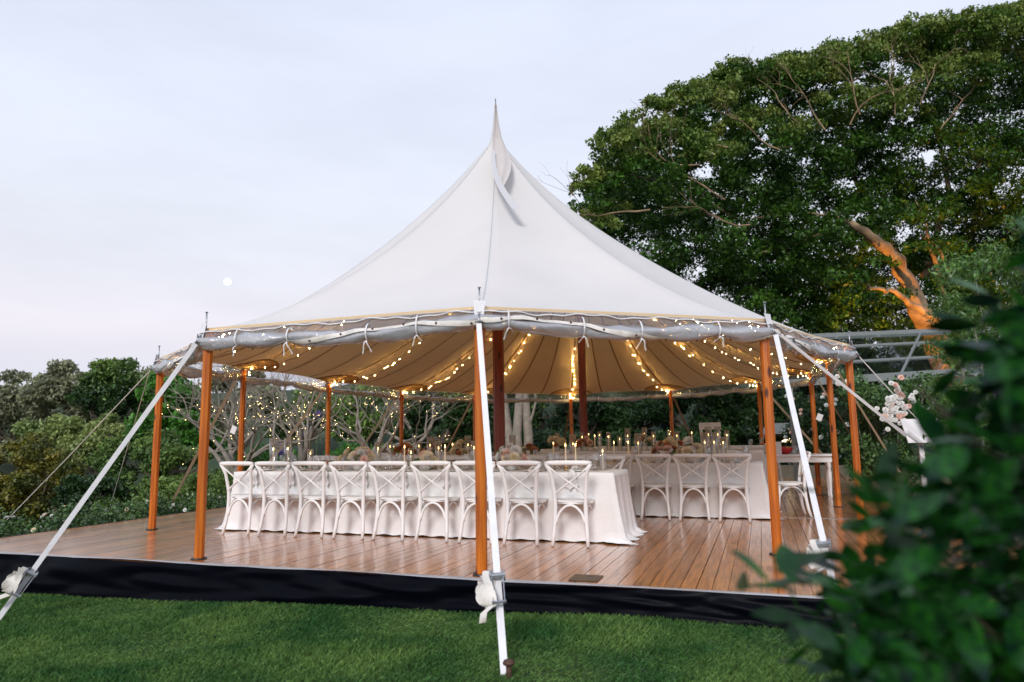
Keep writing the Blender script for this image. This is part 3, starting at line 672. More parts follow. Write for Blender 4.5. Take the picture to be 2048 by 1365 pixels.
# ------------------------------------------------------------------ tables with floor length cloths
def cloth(x0, x1, y0, y1, h, seed, flare=.075):
    random.seed(seed); L1, L2 = x1-x0, y1-y0; per = []; st = .035
    def corner_round(p): return p
    n1, n2 = int(L1/st), int(L2/st)
    for i in range(n1): per.append((x0+L1*i/n1, y0, 0, -1))
    for i in range(n2): per.append((x1, y0+L2*i/n2, 1, 0))
    for i in range(n1): per.append((x1-L1*i/n1, y1, 0, 1))
    for i in range(n2): per.append((x0, y1-L2*i/n2, -1, 0))
    n = len(per); rows_ = []
    for j in range(15):
        t = j/13; row = []
        for i, (x, y, nx, ny) in enumerate(per):
            de = min(abs(x-x0), abs(x-x1)); dc = min(math.hypot(x-cx, y-cy) for cx in (x0, x1) for cy in (y0, y1))
            corner = math.exp(-(dc/.10)**2)
            if ny:  # long side: nearly plumb, tiny ripples
                o = .012*t+.010*t*math.sin(x*9+seed)+.006*t*math.sin(x*23)
                cx = x1 if abs(x-x1) < abs(x-x0) else x0; k = corner*flare*t**1.6
                ox, oy = math.copysign(k, cx-(x0+x1)/2)*.9, ny*(o+k*.25)
            else:   # ends: fuller folds that spill onto the floor
                u = (y-y0)/L2; f = math.sin(u*19+seed)*.035+math.sin(u*37)*.012
                o = (.03+.03*math.sin(math.pi*u))*t+f*t**1.1 + corner*flare*t**1.6
                ox = nx*o; oy = (u-.5)*.16*t
            tt = min(1, t)
            z = h*(1-tt)+.012
            if j >= 13:
                ex = .03+(.07 if nx or corner > .3 else -.02); ex *= (j-12)*.5
                if ny and corner < .3: ex = .004*(j-12)
                ox += nx*ex; oy += ny*ex*.6; z = .010+.006*math.sin(i*.9)+(.004 if j == 14 else .012)
            if j == 0: z = h
            row.append((x+ox, y+oy, z))
        rows_.append(row)
    # hem clears the floor on the long sides
    mb = MB(); c = []
    for k in (.0, .5, .97):
        c.append([((x0+x1)/2+(x-(x0+x1)/2)*k, (y0+y1)/2+(y-(y0+y1)/2)*k, h+.006) for x, y, _, _ in per])
    mb.grid(c[1:]+[[(x, y, z) for x, y, z in rows_[0]]]+rows_[1:], wrap=True)
    mb.add(c[1], [tuple(range(n))])
    return mb
TL = {}
def long_table(key, x0, x1, y0, y1, h, seed, nm):
    t = thing('long_table', f'long trestle table under the floor length linen, {nm}', 'table', ((x0+x1)/2, (y0+y1)/2, 0), 0, 'long banquet tables')
    MB().box((0, 0, h-.02), (x1-x0-.01, y1-y0-.01, .03)).build('tabletop', M['bark'], t, smooth=False)
    for sx in (-1, 1):
        for sy in (-1, 1): MB().box((sx*(x1-x0-.3)/2, sy*(y1-y0-.2)/2, (h-.04)/2), (.05, .05, h-.04)).build('leg', M['bark'], t, smooth=False)
    tag(cloth(x0, x1, y0, y1, h, seed).build('tablecloth', M['linen']), f'white floor length linen tablecloth on the {nm}', 'tablecloth', 'white linen tablecloths')
    TL[key] = (x0, x1, y0, y1, h+.008)
long_table('A', A0, A1, AV0, AV1, .75, 1, 'front table nearest the lawn')
long_table('B', B0, B1, BV0, BV1, .75, 2, 'middle table')
long_table('C', C0, C1, CV0, CV1, .86, 3, 'third table back')
long_table('E', E0, E1, EV0, EV1, .90, 4, 'farthest table')

# ------------------------------------------------------------------ table ware
def proto_group(fn): 
    o = fn(); return o
def mk_plate():
    t = thing('dinner_plate', 'x', 'plate')
    MB().lathe([(.0, .004), (.09, .004), (.135, .018), (.132, .022), (.09, .009), (0, .009)], 20).build('plate_dish', M['plate'], t); return t
def mk_glass():
    o = MB().lathe([(.0, .0), (.032, .001), (.034, .004), (.005, .010), (.004, .085), (.02, .10), (.038, .13), (.040, .16), (.034, .20)], 12).build('wine_glass', M['glass']); return tag(o, 'x', 'wine glass')
def mk_tumbler():
    o = MB().lathe([(.0, .003), (.03, .003), (.036, .04), (.034, .095)], 12).build('tumbler', M['glass']); return tag(o, 'x', 'tumbler')
def mk_napkin():
    mb = MB(); rows_ = []
    for j in range(15):
        t = j/14; ww = .09*(.30+.7*abs(t-.42)*1.5)+.015*math.sin(j*1.7)
        if t < .45: y, z = .16-.34*t/.45*.62, .03+.015*math.sin(t*30)
        else: q = (t-.45)/.55; y, z = -.055-.035*math.sin(min(1, q*2)*1.57), .03-.21*q
        rows_.append([(ww*u+.012*math.sin(j*.8), y-.014*math.cos(u*6), z+.016*math.cos(u*5+j*.3)) for u in [-1+2*k/8 for k in range(9)]])
    mb.grid(rows_); t_ = thing('linen_napkin', 'x', 'napkin')
    mb.build('napkin_cloth', M['napkin'], t_)
    MB().tube([(.032*math.cos(a), .02, .035+.022*math.sin(a)) for a in [6.283*k/12 for k in range(13)]], .006, 5).build('napkin_knot', M['napkin'], t_)
    return t_
def mk_candle(h=.25, sl=.36, r=.045):
    t = thing('hurricane_candle', 'x', 'candle')
    MB().lathe([(r*.9, .004), (r, .004), (r, sl), (r-.002, sl), (r-.003, .006)], 16).build('glass_sleeve', M['glass'], t)
    c = MB().lathe([(.0105, 0), (.0105, h-.004), (.004, h)], 8).build('candle_stick', M['wax'], t)
    mb = MB(); mb.lathe([(.0, h+.004), (.007, h+.014), (.0055, h+.028), (.001, h+.046)], 8); mb.build('flame', M['flame'], t)
    return t
def mk_taper(h=.27):
    t = thing('taper_candle', 'x', 'candle')
    MB().lathe([(.0, 0), (.03, .002), (.028, .02), (.013, .03), (.012, .05)], 10).build('candle_holder', M['rim'], t)
    MB().lathe([(.0105, .04), (.0095, h), (.004, h+.004)], 8).build('candle_stick', M['wax'], t)
    MB().lathe([(.0, h+.006), (.007, h+.016), (.0055, h+.03), (.001, h+.048)], 8).build('flame', M['flame'], t)
    return t
def bloom_mesh(m, nm, seed):
    g = np.random.default_rng(seed); mb = MB()
    for ring, (n, r, tilt, s) in enumerate(((5, .012, 1.2, .028), (7, .024, .85, .036), (9, .036, .45, .042), (10, .046, .1, .044))):
        for k in range(n):
            a = 6.283*k/n+ring*.4+g.normal()*.12; d = Vector((math.cos(a), math.sin(a), 0)); sd = Vector((-d.y, d.x, 0)); up = Vector((0, 0, 1))
            ax = (d*math.cos(tilt)+up*math.sin(tilt)).normalized(); b = d*r*.35+up*(.02-ring*.004)
            mb.add([b-sd*s*.3, b+sd*s*.3, b+ax*s*.7+sd*s*.62, b+ax*s*1.1+up*.006, b+ax*s*.7-sd*s*.62], [(0, 1, 2, 3, 4)])
    me = bpy.data.meshes.new(nm); me.from_pydata(mb.v, [], mb.f); me.materials.append(m); return me
BL = [bloom_mesh(M[k], 'blossom', i) for i, k in enumerate(('petal_w', 'petal_p', 'petal_c', 'petal_r'))]
leafq = MB().add([(0, 0, 0), (.022, .03, .006), (0, .075, -.004), (-.022, .03, .006)], [(0, 1, 2, 3)])
lfm = bpy.data.meshes.new('leaf'); lfm.from_pydata(leafq.v, [], leafq.f); lfm.materials.append(M['leaf_mid'])
def bouquet(x, y, z, wd, hg, n, pal, label, seed):
    random.seed(seed); t = thing('flower_arrangement', label, 'flowers', (x, y, z), 0, 'low flower arrangements on the tables')
    MB().lathe([(.0, 0), (.05, 0), (.07, .03), (.065, .08), (.05, .10)], 14).build('vase', M['plate'], t)
    for k in range(n):
        a = random.random()*6.283; rr = random.random()**.6; p = Vector((math.cos(a)*rr*wd/2, math.sin(a)*rr*.13, .08+hg*(1-rr**2*.8)*random.uniform(.55, 1)))
        b = link('blossom', BL[random.choice(pal)], t); b.location = p; b.scale = [random.uniform(.8, 1.35)]*3
        dr = Vector((p.x*1.6, p.y*1.6-.05, .14)); b.rotation_euler = dr.to_track_quat('Z', 'Y').to_euler()
    for k in range(n):
        a = random.random()*6.283; l = link('leaf', lfm, t); l.location = (math.cos(a)*wd*.3, math.sin(a)*.08, random.uniform(.07, .05+hg*.8)); l.scale = [random.uniform(.9, 1.7)]*3
        l.rotation_euler = (random.uniform(-.6, 1.2), random.uniform(-.4, .4), a-1.57)
P0 = dict(plate=mk_plate(), glass=mk_glass(), tumbler=mk_tumbler(), napkin=mk_napkin(), sleeve=mk_candle(), tall=mk_candle(.26, .43, .055), short=mk_candle(.2, .28, .04), taper=mk_taper())
PK = kidmap(); used = set()
def put(kind, x, y, z, rz, label, group):
    o = P0[kind]
    if kind in used: return dup(o, PK, (x, y, z), rz, label, group)
    used.add(kind); o.location = (x, y, z); o.rotation_euler = (0, 0, rz); o['label'] = label; o['group'] = group; return o
NM = dict(A='front', B='middle', C='third', E='farthest')
def settings(key, xs, side, napk=True, glasses=True):
    x0, x1, y0, y1, h = TL[key]; yy = y0+.17 if side < 0 else y1-.17; sn = 'near' if side < 0 else 'far'
    for k, x in enumerate(xs):
        q = f'{ORD[k]} place from right, {sn} side of {NM[key]} table'
        put('plate', x, yy, h, random.random(), f'cream stoneware plate, {q}', 'dinner plates on the tables')
        if napk:
            put('napkin', x+random.uniform(-.03, .03), (y0+.045) if side < 0 else (y1-.045), h+.004, (0 if side < 0 else math.pi)+random.uniform(-.15, .15), f'knotted white napkin over edge, {q}', 'knotted napkins at the places')
        if glasses:
            put('glass', x+.17, yy-side*.15+random.uniform(-.02, .02), h, 0, f'stemmed wine glass, {q}', 'wine glasses on the tables')
            put('tumbler', x+.09, yy-side*.20+random.uniform(-.02, .02), h, 0, f'clear tumbler behind plate, {q}', 'tumblers on the tables')
settings('A', [-1.98-.536*k for k in range(9)], -1); settings('A', [-1.98-.536*k for k in range(9)], 1, napk=False)
settings('B', [-.39-.525*k for k in range(10)], -1); settings('B', [-.39-.525*k for k in range(10)], 1, napk=False)
settings('C', [-.35-.55*k for k in range(7)], -1, napk=False)
def candles(key, lst, nm):
    x0, x1, y0, y1, h = TL[key]; yc = (y0+y1)/2; lst = sorted(lst)
    for k, (px, kd) in enumerate(lst):
        yy = yc+random.uniform(-.12, .12); x = hitv(px, 900, yy).x
        if not x0+.1 < x < x1-.08: continue
        ds = dict(taper='bare lit taper candle', sleeve='lit candle in a glass sleeve', tall='lit candle in a tall wide glass sleeve', short='lit candle in a short glass sleeve')[kd]
        put(kd, x, yy, h, 0, f'{ds}, {ORD[k]} candle from left on {nm} table', 'lit candles on the tables')
random.seed(8)
candles('A', [(547, 'tall'), (576, 'tall'), (621, 'short'), (756, 'sleeve'), (809, 'taper'), (822, 'short'), (877, 'sleeve'), (890, 'taper'), (948, 'sleeve'), (1131, 'taper'), (1151, 'taper'), (1205, 'short'), (1229, 'short')], 'front')
candles('B', [(757, 'short'), (780, 'sleeve'), (838, 'sleeve'), (860, 'tall'), (905, 'taper'), (936, 'tall'), (1025, 'tall'), (1107, 'taper'), (1146, 'tall'), (1228, 'taper'), (1257, 'taper'), (1277, 'tall'), (1429, 'tall'), (1447, 'sleeve'), (1410, 'tall')], 'middle')
candles('C', [(1072, 'sleeve'), (1115, 'sleeve'), (1165, 'sleeve'), (1190, 'taper'), (1218, 'sleeve'), (1240, 'short'), (1256, 'tall'), (1308, 'sleeve'), (1355, 'sleeve'), (1418, 'tall'), (1437, 'tall'), (1455, 'sleeve')], 'third')
candles('E', [(1090, 'taper'), (1178, 'taper'), (1200, 'sleeve'), (1290, 'tall'), (1340, 'sleeve'), (1385, 'taper')], 'farthest')
def bq(key, px, wd, hg, n, pal, label, seed, dy=0):
    x0, x1, y0, y1, h = TL[key]; yc = (y0+y1)/2+dy; bouquet(hitv(px, 905, yc).x, yc, h, wd, hg, n, pal, label, seed)
bq('A', 716, .50, .20, 22, (0, 1, 0, 2), 'wide low arrangement of blush and cream roses on the left of the front table', 1)
bq('A', 1022, .42, .22, 20, (0, 1, 2, 0), 'cream and blush rose arrangement on the front table right of the middle pole', 2)
bq('A', 850, .22, .12, 7, (1, 2), 'small blush posy low on the middle of the front table', 3)
bq('B', 812, .42, .22, 14, (3, 3, 1), 'rust coloured flowers on the left of the middle table', 4)
bq('B', 861, .30, .20, 10, (3, 1), 'small rust and pink flowers beside glass sleeves on the middle table', 5)
bq('B', 918, .36, .24, 12, (2, 3, 2), 'tan and rust flowers just left of the middle front pole', 6)
bq('B', 1060, .30, .2, 10, (3, 2), 'dark rust flowers behind the cream roses on the middle table', 7)
bq('B', 1335, .5, .2, 20, (2, 1, 3), 'tan and pink arrangement on the right half of the middle table', 8)
bq('B', 1380, .36, .24, 14, (2, 2, 0), 'cream lily arrangement near the right end of the middle table', 9)
bq('C', 1112, .4, .22, 14, (2, 2, 3), 'golden tan flowers at the left end of the third table', 10)
bq('C', 1170, .35, .18, 10, (3, 1), 'small red and rust flowers at the foot of the second mast', 11)
bq('C', 1290, .4, .2, 12, (2, 3), 'tan flowers in the middle of the third table', 12)
bq('C', 1345, .35, .2, 10, (3, 2), 'deep rust flowers on the third table behind the cream lilies', 13)

# ------------------------------------------------------------------ side table at the right with red bowl
st = thing('side_table', 'white painted side table with turned legs behind the right front pole', 'table', (.58, 14.3, 0))
MB().box((0, 0, .76), (1.30, .62, .03)).build('tabletop', M['chair'], st, smooth=False)
MB().box((0, 0, .69), (1.18, .52, .11)).build('apron', M['chair'], st, smooth=False)
for sx in (-.54, .54):
    for sy in (-.22, .22): MB().lathe([(.02, 0), (.026, .05), (.018, .08), (.032, .3), (.038, .45), (.022, .52), (.036, .55), (.036, .64)], 10, (sx, sy, 0)).build('leg', M['chair'], st)
rb = thing('red_bowl', 'red enamel bowl of fruit on the white side table', 'bowl', (hitv(1570, 898, 14.2).x, 14.2, .775))
MB().lathe([(0, 0), (.06, 0), (.13, .07), (.15, .12), (.14, .12), (.05, .02)], 16).build('bowl_body', M['red'], rb)
for k in range(5): mb = MB(); add_ball(mb, (.07*math.cos(k*1.3), .07*math.sin(k*1.3), .11), .045); mb.build('fruit', M['red'] if k % 2 else M['petal_r'], rb)
gj = MB().lathe([(0, 0), (.06, 0), (.085, .06), (.07, .13), (.05, .16)], 14).build('glass_jar', M['glass']); gj.location = (hitv(1590, 898, 14.2).x, 14.15, .775); tag(gj, 'round clear glass jar right of the red bowl on the side table', 'jar')
bouquet(hitv(1536, 890, 14.3).x, 14.3, .775, .34, .3, 14, (0, 1), 'pale pink flowers on the side table behind the orange pole', 31)
bx = thing('flower_pot_box', 'small white box on the left of the side table', 'box', (hitv(1553, 890, 14.1).x, 14.1, .775)); MB().box((0, 0, .11), (.16, .16, .22)).build('box_body', M['whitep'], bx, smooth=False); MB().box((0, 0, .225), (.17, .17, .012)).build('lid', M['whitep'], bx, smooth=False)
# white high back chair / easel frame behind the third table
p = hitv(1421, 880, 17.6); ez = thing('display_easel', 'white wooden easel frame with a broad top board at the back of the marquee', 'easel', (p.x, 17.6, 0), -.1)
MB().box((0, 0, 1.36), (.50, .03, .16)).build('top_board', M['whitep'], ez, smooth=False)
for s in (-1, 1): MB().bar((s*.21, 0, 1.3), (s*.17, .03, .02), .06, .03).build('leg', M['whitep'], ez, smooth=False)
MB().bar((0, .03, 1.3), (0, .5, .02), .05, .03).build('leg', M['whitep'], ez, smooth=False)
MB().box((0, 0, .95), (.34, .02, .22)).build('panel', M['whitep'], ez, smooth=False)
# arched rattan chair back peeping beside the middle pole
p = hitv(955, 885, 13.0); rc = thing('arched_chair', 'brown arched back rattan chair half hidden behind the middle front pole', 'chair', (p.x, 13.0, 0))
rt = mat('rattan', (.28, .16, .09), .7, var=.3, vscale=20)
MB().tube([(-.24, 0, .45), (-.25, 0, .75), (-.19, 0, .96), (0, 0, 1.06), (.19, 0, .96), (.25, 0, .75), (.24, 0, .45)], .018, 8).build('back_frame', rt, rc)
for k in range(5): MB().tube([(-.16+.08*k, 0, .45), (-.16+.08*k, 0, 1.02-abs(k-2)*.03)], .008, 6).build('spindle', rt, rc)
MB().box((0, .2, .45), (.48, .44, .04)).build('seat', rt, rc, smooth=False)
for s in (-1, 1):
    for y in (.02, .38): MB().tube([(s*.2, y, 0), (s*.2, y, .44)], .018, 8).build('leg', rt, rc)

# hanging white tags on cords from poles
for (px, py, v, lb) in ((467, 860, 9.75, 'white card hanging beside the second pole on the left side'), (1639, 835, 14.75, 'white card hanging on a cord beside the third pole on the right')):
    p = hitv(px, py, v); t = thing('hanging_card', lb, 'card', p)
    MB().box((0, 0, 0), (.10, .004, .13), Matrix.Rotation(R(22), 3, 'Y')).build('card', M['whitep'], t, smooth=False); MB().tube([(0, 0, .05), (-.02, .01, 2.2-p.z)], .003, 4).build('cord', M['cable'], t)

# ------------------------------------------------------------------ moon
mn = at(455, 564, 600); o = MB(); o.lathe([(2.9*math.sin(a), 2.9*math.cos(a)) for a in [math.pi*q/16 for q in range(17)]], 24)
o = o.build('moon', mat('moonlit_disc', (1, 1, .95), 1, emis=(1, 1, .93), estr=1.0)); o.location = mn; tag(o, 'pale full moon low in the sky left of the marquee', 'moon')

# ------------------------------------------------------------------ left hedge of white roses
def bush(name, label, clumps, nleaf, lsize, lm, cat='shrub', group=None, base=None, flowers=None, aspect=.55, stems=True, top=.3):
    b = Vector(base or clumps[0][:3]); t = thing(name, label, cat, b, 0, group)
    cl = [(c[0]-b.x, c[1]-b.y, c[2]-b.z, *c[3:]) for c in clumps]
    P = clump_points(cl, max(1, nleaf//len(cl)), shell=.5, top=top); V, Fq = leaves(P, lsize*(.6+.8*rng.random(len(P))), aspect=aspect)
    raw('foliage', V, Fq, M[lm], t, 'stuff')
    if stems:
        mb = MB(); random.seed(len(clumps))
        for c in cl[:24]: mb.tube([(c[0]*.3, c[1]*.3, -.1), (c[0]*.75, c[1]*.75, c[2]*.55), (c[0], c[1], c[2]+c[5]*.3)], [.012, .007, .003], 5)
        mb.build('stem', M['twig'], t)
    if flowers:
        n, fm, fs = flowers
        for k in range(n):
            c = cl[random.randrange(len(cl))]; d = Vector((random.gauss(0, 1), random.gauss(0, 1)-.9, abs(random.gauss(0, 1))+.2)).normalized()
            f = link('blossom', random.choice(fm), t); f.location = (c[0]+d.x*c[3]*1.03, c[1]+d.y*c[4]*1.03, c[2]+d.z*c[5]*1.03); f.scale = [fs*random.uniform(.6, 1.3)]*3; f.rotation_euler = d.to_track_quat('Z', 'Y').to_euler()
    return t
random.seed(21)
cl = []
for k in range(110):
    v = 5.2+13.5*k/110; cl.append((-9.65+random.uniform(-.4, .25), v, -.12+random.uniform(-.12, .12), .36, .36, .28))
bush('rose_hedge', 'low glossy green hedge dotted with white roses along the left deck edge', cl, 42000, .055, 'leaf_hedge', 'hedge', base=(-9.7, 6, -.45), flowers=(150, [BL[0], BL[0], BL[2]], .6))

# ------------------------------------------------------------------ background trees (each at its own distance)
def gz(p): return Vector((p.x, p.y, ground_z(p.x, p.y)))
def bgtree(name, label, px, py, rx, ry, dist, nclump, cs, nleaf, ls, lm, seed, **kw):
    c = at(px, py, dist); s = dist/F_PX; b = gz(c)
    tree(name, label, b, c, (rx*s, rx*s*.7, ry*s), nclump, cs*s, nleaf, ls, lm, seed=seed, **kw)
bgtree('eucalyptus_tree', 'grey green eucalyptus with a feathery crown at the far left', 45, 850, 120, 100, 48, 46, 26, 15000, .32, 'leaf_grey', 1, group='trees beyond the left of the lawn', tops='leaf_grey')
bgtree('eucalyptus_tree', 'brownish olive eucalyptus left of the dark pine', 125, 830, 80, 95, 44, 36, 24, 12000, .30, 'leaf_grey', 2)
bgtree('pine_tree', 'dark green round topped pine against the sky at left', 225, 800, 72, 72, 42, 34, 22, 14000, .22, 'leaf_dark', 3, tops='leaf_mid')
bgtree('eucalyptus_tree', 'grey eucalyptus behind the far left tent pole', 300, 810, 50, 70, 50, 22, 22, 7000, .32, 'leaf_grey', 4)
bgtree('broadleaf_tree', 'bright green broadleaf tree behind the far left tent pole', 345, 850, 85, 100, 23, 44, 24, 17000, .16, 'leaf_bright', 5)
bgtree('scrub_tree', 'pale green feathery tree on the slope left of the straps', 110, 900, 75, 55, 32, 26, 20, 9000, .20, 'leaf_light', 6)
bgtree('scrub_tree', 'light green spindly tree between the two thin guy ropes', 200, 890, 75, 65, 30, 26, 17, 9000, .17, 'leaf_light', 7)
bgtree('scrub_tree', 'mid green scrubby tree low behind the far left pole', 265, 930, 70, 55, 22, 24, 22, 9000, .12, 'leaf_mid', 8)
bgtree('scrub_tree', 'dark leafy scrub tree between the two left tent poles', 350, 945, 85, 60, 18, 26, 22, 11000, .10, 'leaf_mid', 9)
bgtree('olive_bush', 'rounded olive yellow bush at the left edge of the photo', 50, 965, 100, 78, 16, 60, 26, 22000, .085, 'leaf_olive', 10, trunk_r=.08, cat='bush', zmin=-1)
bgtree('dark_shrub', 'dark green shrub right of the olive bush', 175, 1000, 75, 50, 15, 26, 22, 8000, .08, 'leaf_dark', 11, trunk_r=.08, cat='bush')
bgtree('dark_shrub', 'dark mounded shrub behind the rose hedge near the left front pole', 300, 1005, 90, 42, 15, 26, 22, 9000, .075, 'leaf_mid', 12, trunk_r=.08, cat='bush')
bgtree('dark_shrub', 'low green shrub behind the leftmost chairs', 440, 985, 70, 45, 16, 20, 22, 7000, .075, 'leaf_mid', 13, trunk_r=.08, cat='bush')
bgtree('slope_shrub', 'leafy green shrub on the slope below the lit bare tree', 560, 945, 90, 45, 24, 24, 24, 9000, .11, 'leaf_bright', 14, trunk_r=.08, cat='bush')
bgtree('slope_shrub', 'green shrub on the slope left of the dark trees', 740, 935, 110, 40, 27, 26, 24, 9000, .12, 'leaf_bright', 15, trunk_r=.08, cat='bush')
bgtree('slope_tree', 'hazy green tree behind the bare branches', 470, 830, 95, 90, 36, 30, 26, 9000, .24, 'leaf_grey', 16)
bgtree('slope_tree', 'mid green tree behind the lit bare tree', 610, 840, 90, 60, 38, 24, 26, 6000, .24, 'leaf_mid', 17)
bgtree('slope_tree', 'green tree behind the right side of the lit bare tree', 740, 830, 90, 70, 36, 28, 26, 9000, .22, 'leaf_mid', 18)
DK = [(875, 840, 75, 75, 24), (960, 850, 80, 80, 29), (1080, 830, 90, 80, 33), (1180, 850, 80, 75, 28), (1280, 835, 90, 80, 31), (1390, 845, 85, 80, 28), (1480, 840, 80, 85, 30), (1560, 850, 70, 80, 26)]
DN = ['left of the middle front pole', 'behind the middle front pole', 'behind the pale trunks', 'behind the second mast', 'right of the second mast', 'behind the back right poles', 'behind the white lantern', 'left of the three right side poles']
for k, (x, y, rx, ry, d) in enumerate(DK):
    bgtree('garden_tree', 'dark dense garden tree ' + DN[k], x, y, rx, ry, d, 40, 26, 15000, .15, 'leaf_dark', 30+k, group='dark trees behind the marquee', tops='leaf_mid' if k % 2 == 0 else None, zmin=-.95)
for k, (x, y, d, nm) in enumerate(((1690, 760, 29, 'behind the left end of the conservatory roof'), (1820, 760, 30, 'behind the middle of the conservatory roof'), (1960, 740, 29, 'behind the right end of the conservatory roof'))):
    bgtree('garden_tree', 'dark garden tree ' + nm, x, y, 95, 80, d, 40, 26, 13000, .15, 'leaf_dark', 80+k, group='dark trees behind the marquee', zmin=-.95)
for k, (x, d, nm) in enumerate(((1000, 25, 'left'), (1155, 24, 'right'), (1340, 25, 'far right'))):
    bgtree('low_hedge', f'dark leafy undergrowth behind the far tables, {nm} stretch', x, 900, 110, 32, d, 22, 24, 9000, .11, 'leaf_dark', 60+k, trunk_r=.05, cat='hedge')
# pale trunks
for k, (px, lean, lb) in enumerate(((1020, -.09, 'pale double stemmed trunk seen right of the first mast'), (1051, .0, 'pale upright trunk beside the double stemmed one'))):
    p = at(px+(5 if k else 8), 930, 22.0); t = thing('pale_tree', lb, 'tree', gz(p)); mb = MB()
    for q in range(2 if k == 0 else 1):
        dx = .25*q; mb.tube([(dx, 0, -.2), (dx+lean*2, .1, 1.6), (dx+(lean-.04+.12*q)*3.2, .1, 3.2), (dx+(lean+.05*q)*6, .2, 5)], [.17, .15, .13, .10], 9)
    limb(mb, (lean*1.5, .1, 1.9), (-.5 if k == 0 else .6, 0, 1), 1.6, .05, 2); mb.build('trunk', M['twig'], t)
    P = clump_points(crown_clumps((0, 0, 5.2), (1.6, 1.3, 1.0), 14, .55), 260); V, Fq = leaves(P, .14*(.6+.8*rng.random(len(P)))); raw('crown', V, Fq, M['leaf_dark'], t, 'stuff')
# bare fairy-lit trees
def bare_tree(px, py, d, label, seed, h, spread, lit=True, stems=6, depth=4, sx=1.0):
    random.seed(seed); b = at(px, py, d); t = thing('bare_tree', label, 'tree', b); mb = MB(); tips = []
    for k in range(stems):
        a = 6.283*k/stems+random.uniform(-.3, .3); limb(mb, (0, 0, 0), (math.cos(a)*spread*sx, math.sin(a)*spread*.6, 1), h*.42, .075, depth, spread=.55, up=.12, n=5, mid=4, wob=.16, tips=tips, shrink=.74)
    o = mb.build('branches' if 0 else 'trunk', M['twig'], t)
    if lit:
        n_low = [v for v in mb.v if v[2] < h*.75]; bb = MB()
        for _ in range(120 if 'lightly' not in label else 60):
            v = Vector(random.choice(n_low)); v += Vector((random.uniform(-.04, .04), -.03+random.uniform(-.03, .03), random.uniform(-.04, .04))); add_ball(bb, v, 0.0052)
        l = thing('tree_light_string', 'fairy lights wound through the bare ' + label.split(',')[0].replace('pale bare branching ', ''), 'string light', b); bb.build('bulb', M['bulb2'], l, kind='stuff')
    return t
bare_tree(600, 935, 17.5, 'pale bare branching tree left of the back left corner pole, strung with fairy lights', 5, 2.4, .85)
bare_tree(745, 925, 18.5, 'pale bare branching tree right of the back left corner pole, strung with fairy lights', 9, 2.5, .9, sx=1.3)
bare_tree(470, 950, 16.5, 'pale bare branching tree at the left end of the front table, lightly lit', 12, 2.3, .9, depth=4)
bare_tree(480, 900, 22, 'grey leafless tangle of twigs behind the left side poles', 14, 2.5, .8, lit=False)
bare_tree(830, 900, 23, 'grey leafless sapling in front of the dark trees', 15, 2.6, .5, lit=False, stems=3)
for k, (px, py, d) in enumerate(((634, 830, 19), (614, 862, 18), (561, 905, 17))):
    p = at(px, py, d); f = thing('agapanthus', ['purple flower head high in the bare branches', 'purple flower head above the front table left', 'purple flower low beside the candle sleeves'][k], 'flower', gz(p)); hz = p.z-f.location.z
    MB().tube([(0, 0, 0), (.02, 0, hz)], .008, 5).build('stem', M['leaf_mid'], f); V, Fq = leaves(rng.normal(size=(160, 3))*np.array([.055, .055, .06])+np.array([0, 0, hz]), np.full(160, .05)); raw('flower_head', V, Fq, M['petal_v'], f, 'stuff')

# ------------------------------------------------------------------ the great fig tree
fb = gz(at(1935, 1010, 25)); fig = thing('fig_tree', 'huge spreading fig tree with floodlit orange trunk behind the right of the marquee', 'tree', fb)
mb = MB(); random.seed(17)
def P3(px, py, d): return at(px, py, d)-fb
LK, LD = 1., 0.
def limb_path(path, r0, r1, n=9):
    pts = [P3(q[0], q[1], q[2]+LD) for q in path]; out = []; r0, r1 = r0*LK, r1*LK; 
    for i in range(len(pts)-1):
        for t in (0, .33, .66): out.append(pts[i].lerp(pts[i+1], t)+Vector((random.gauss(0, .035), random.gauss(0, .035), random.gauss(0, .035))))
    out.append(pts[-1]); k = len(out); mb.tube(out, [r0+(r1-r0)*(i/(k-1))**.65 for i in range(k)], n); return out
limb_path([(1950, 1010, 25), (1905, 760, 25), (1862, 660, 24.5), (1835, 615, 24), (1815, 570, 24), (1795, 520, 23.5), (1760, 488, 23), (1725, 462, 23), (1690, 445, 23.6), (1655, 425, 24.4)], .60, .05, 14)
limb_path([(1920, 670, 23.5), (1870, 637, 23.2), (1820, 605, 23), (1788, 582, 22.5), (1765, 578, 22), (1740, 573, 21.5), (1725, 565, 21.3)], .17, .02)
limb_path([(1885, 680, 24.6), (1858, 640, 24.8), (1820, 600, 25), (1790, 575, 25)], .14, .04)
limb_path([(1900, 640, 26), (1880, 570, 25.5), (1868, 510, 25), (1855, 480, 25), (1850, 440, 25.6), (1830, 400, 26.4)], .14, .02)
limb_path([(1897, 540, 25.5), (1880, 505, 25.2), (1858, 482, 25), (1840, 470, 25.5)], .08, .02)
LK, LD = .62, 2.6
limb_path([(1805, 530, 24), (1740, 420, 25), (1700, 330, 26), (1672, 250, 27), (1690, 180, 28), (1735, 130, 28)], .22, .04)
limb_path([(1760, 488, 23), (1690, 440, 22), (1610, 425, 21), (1540, 430, 20.5), (1470, 440, 20)], .15, .012)
limb_path([(1700, 330, 26), (1620, 300, 24), (1520, 290, 22.5), (1440, 280, 22)], .16, .012)
limb_path([(1850, 560, 25.5), (1900, 380, 27), (1870, 250, 28), (1820, 180, 29), (1850, 120, 29)], .24, .05)
limb_path([(1640, 470, 22), (1560, 500, 21), (1500, 510, 20)], .14, .012)
limb_path([(1610, 540, 23), (1560, 480, 22), (1500, 450, 21)], .12, .012)
limb_path([(1672, 250, 27), (1640, 190, 26), (1615, 140, 26)], .12, .04)
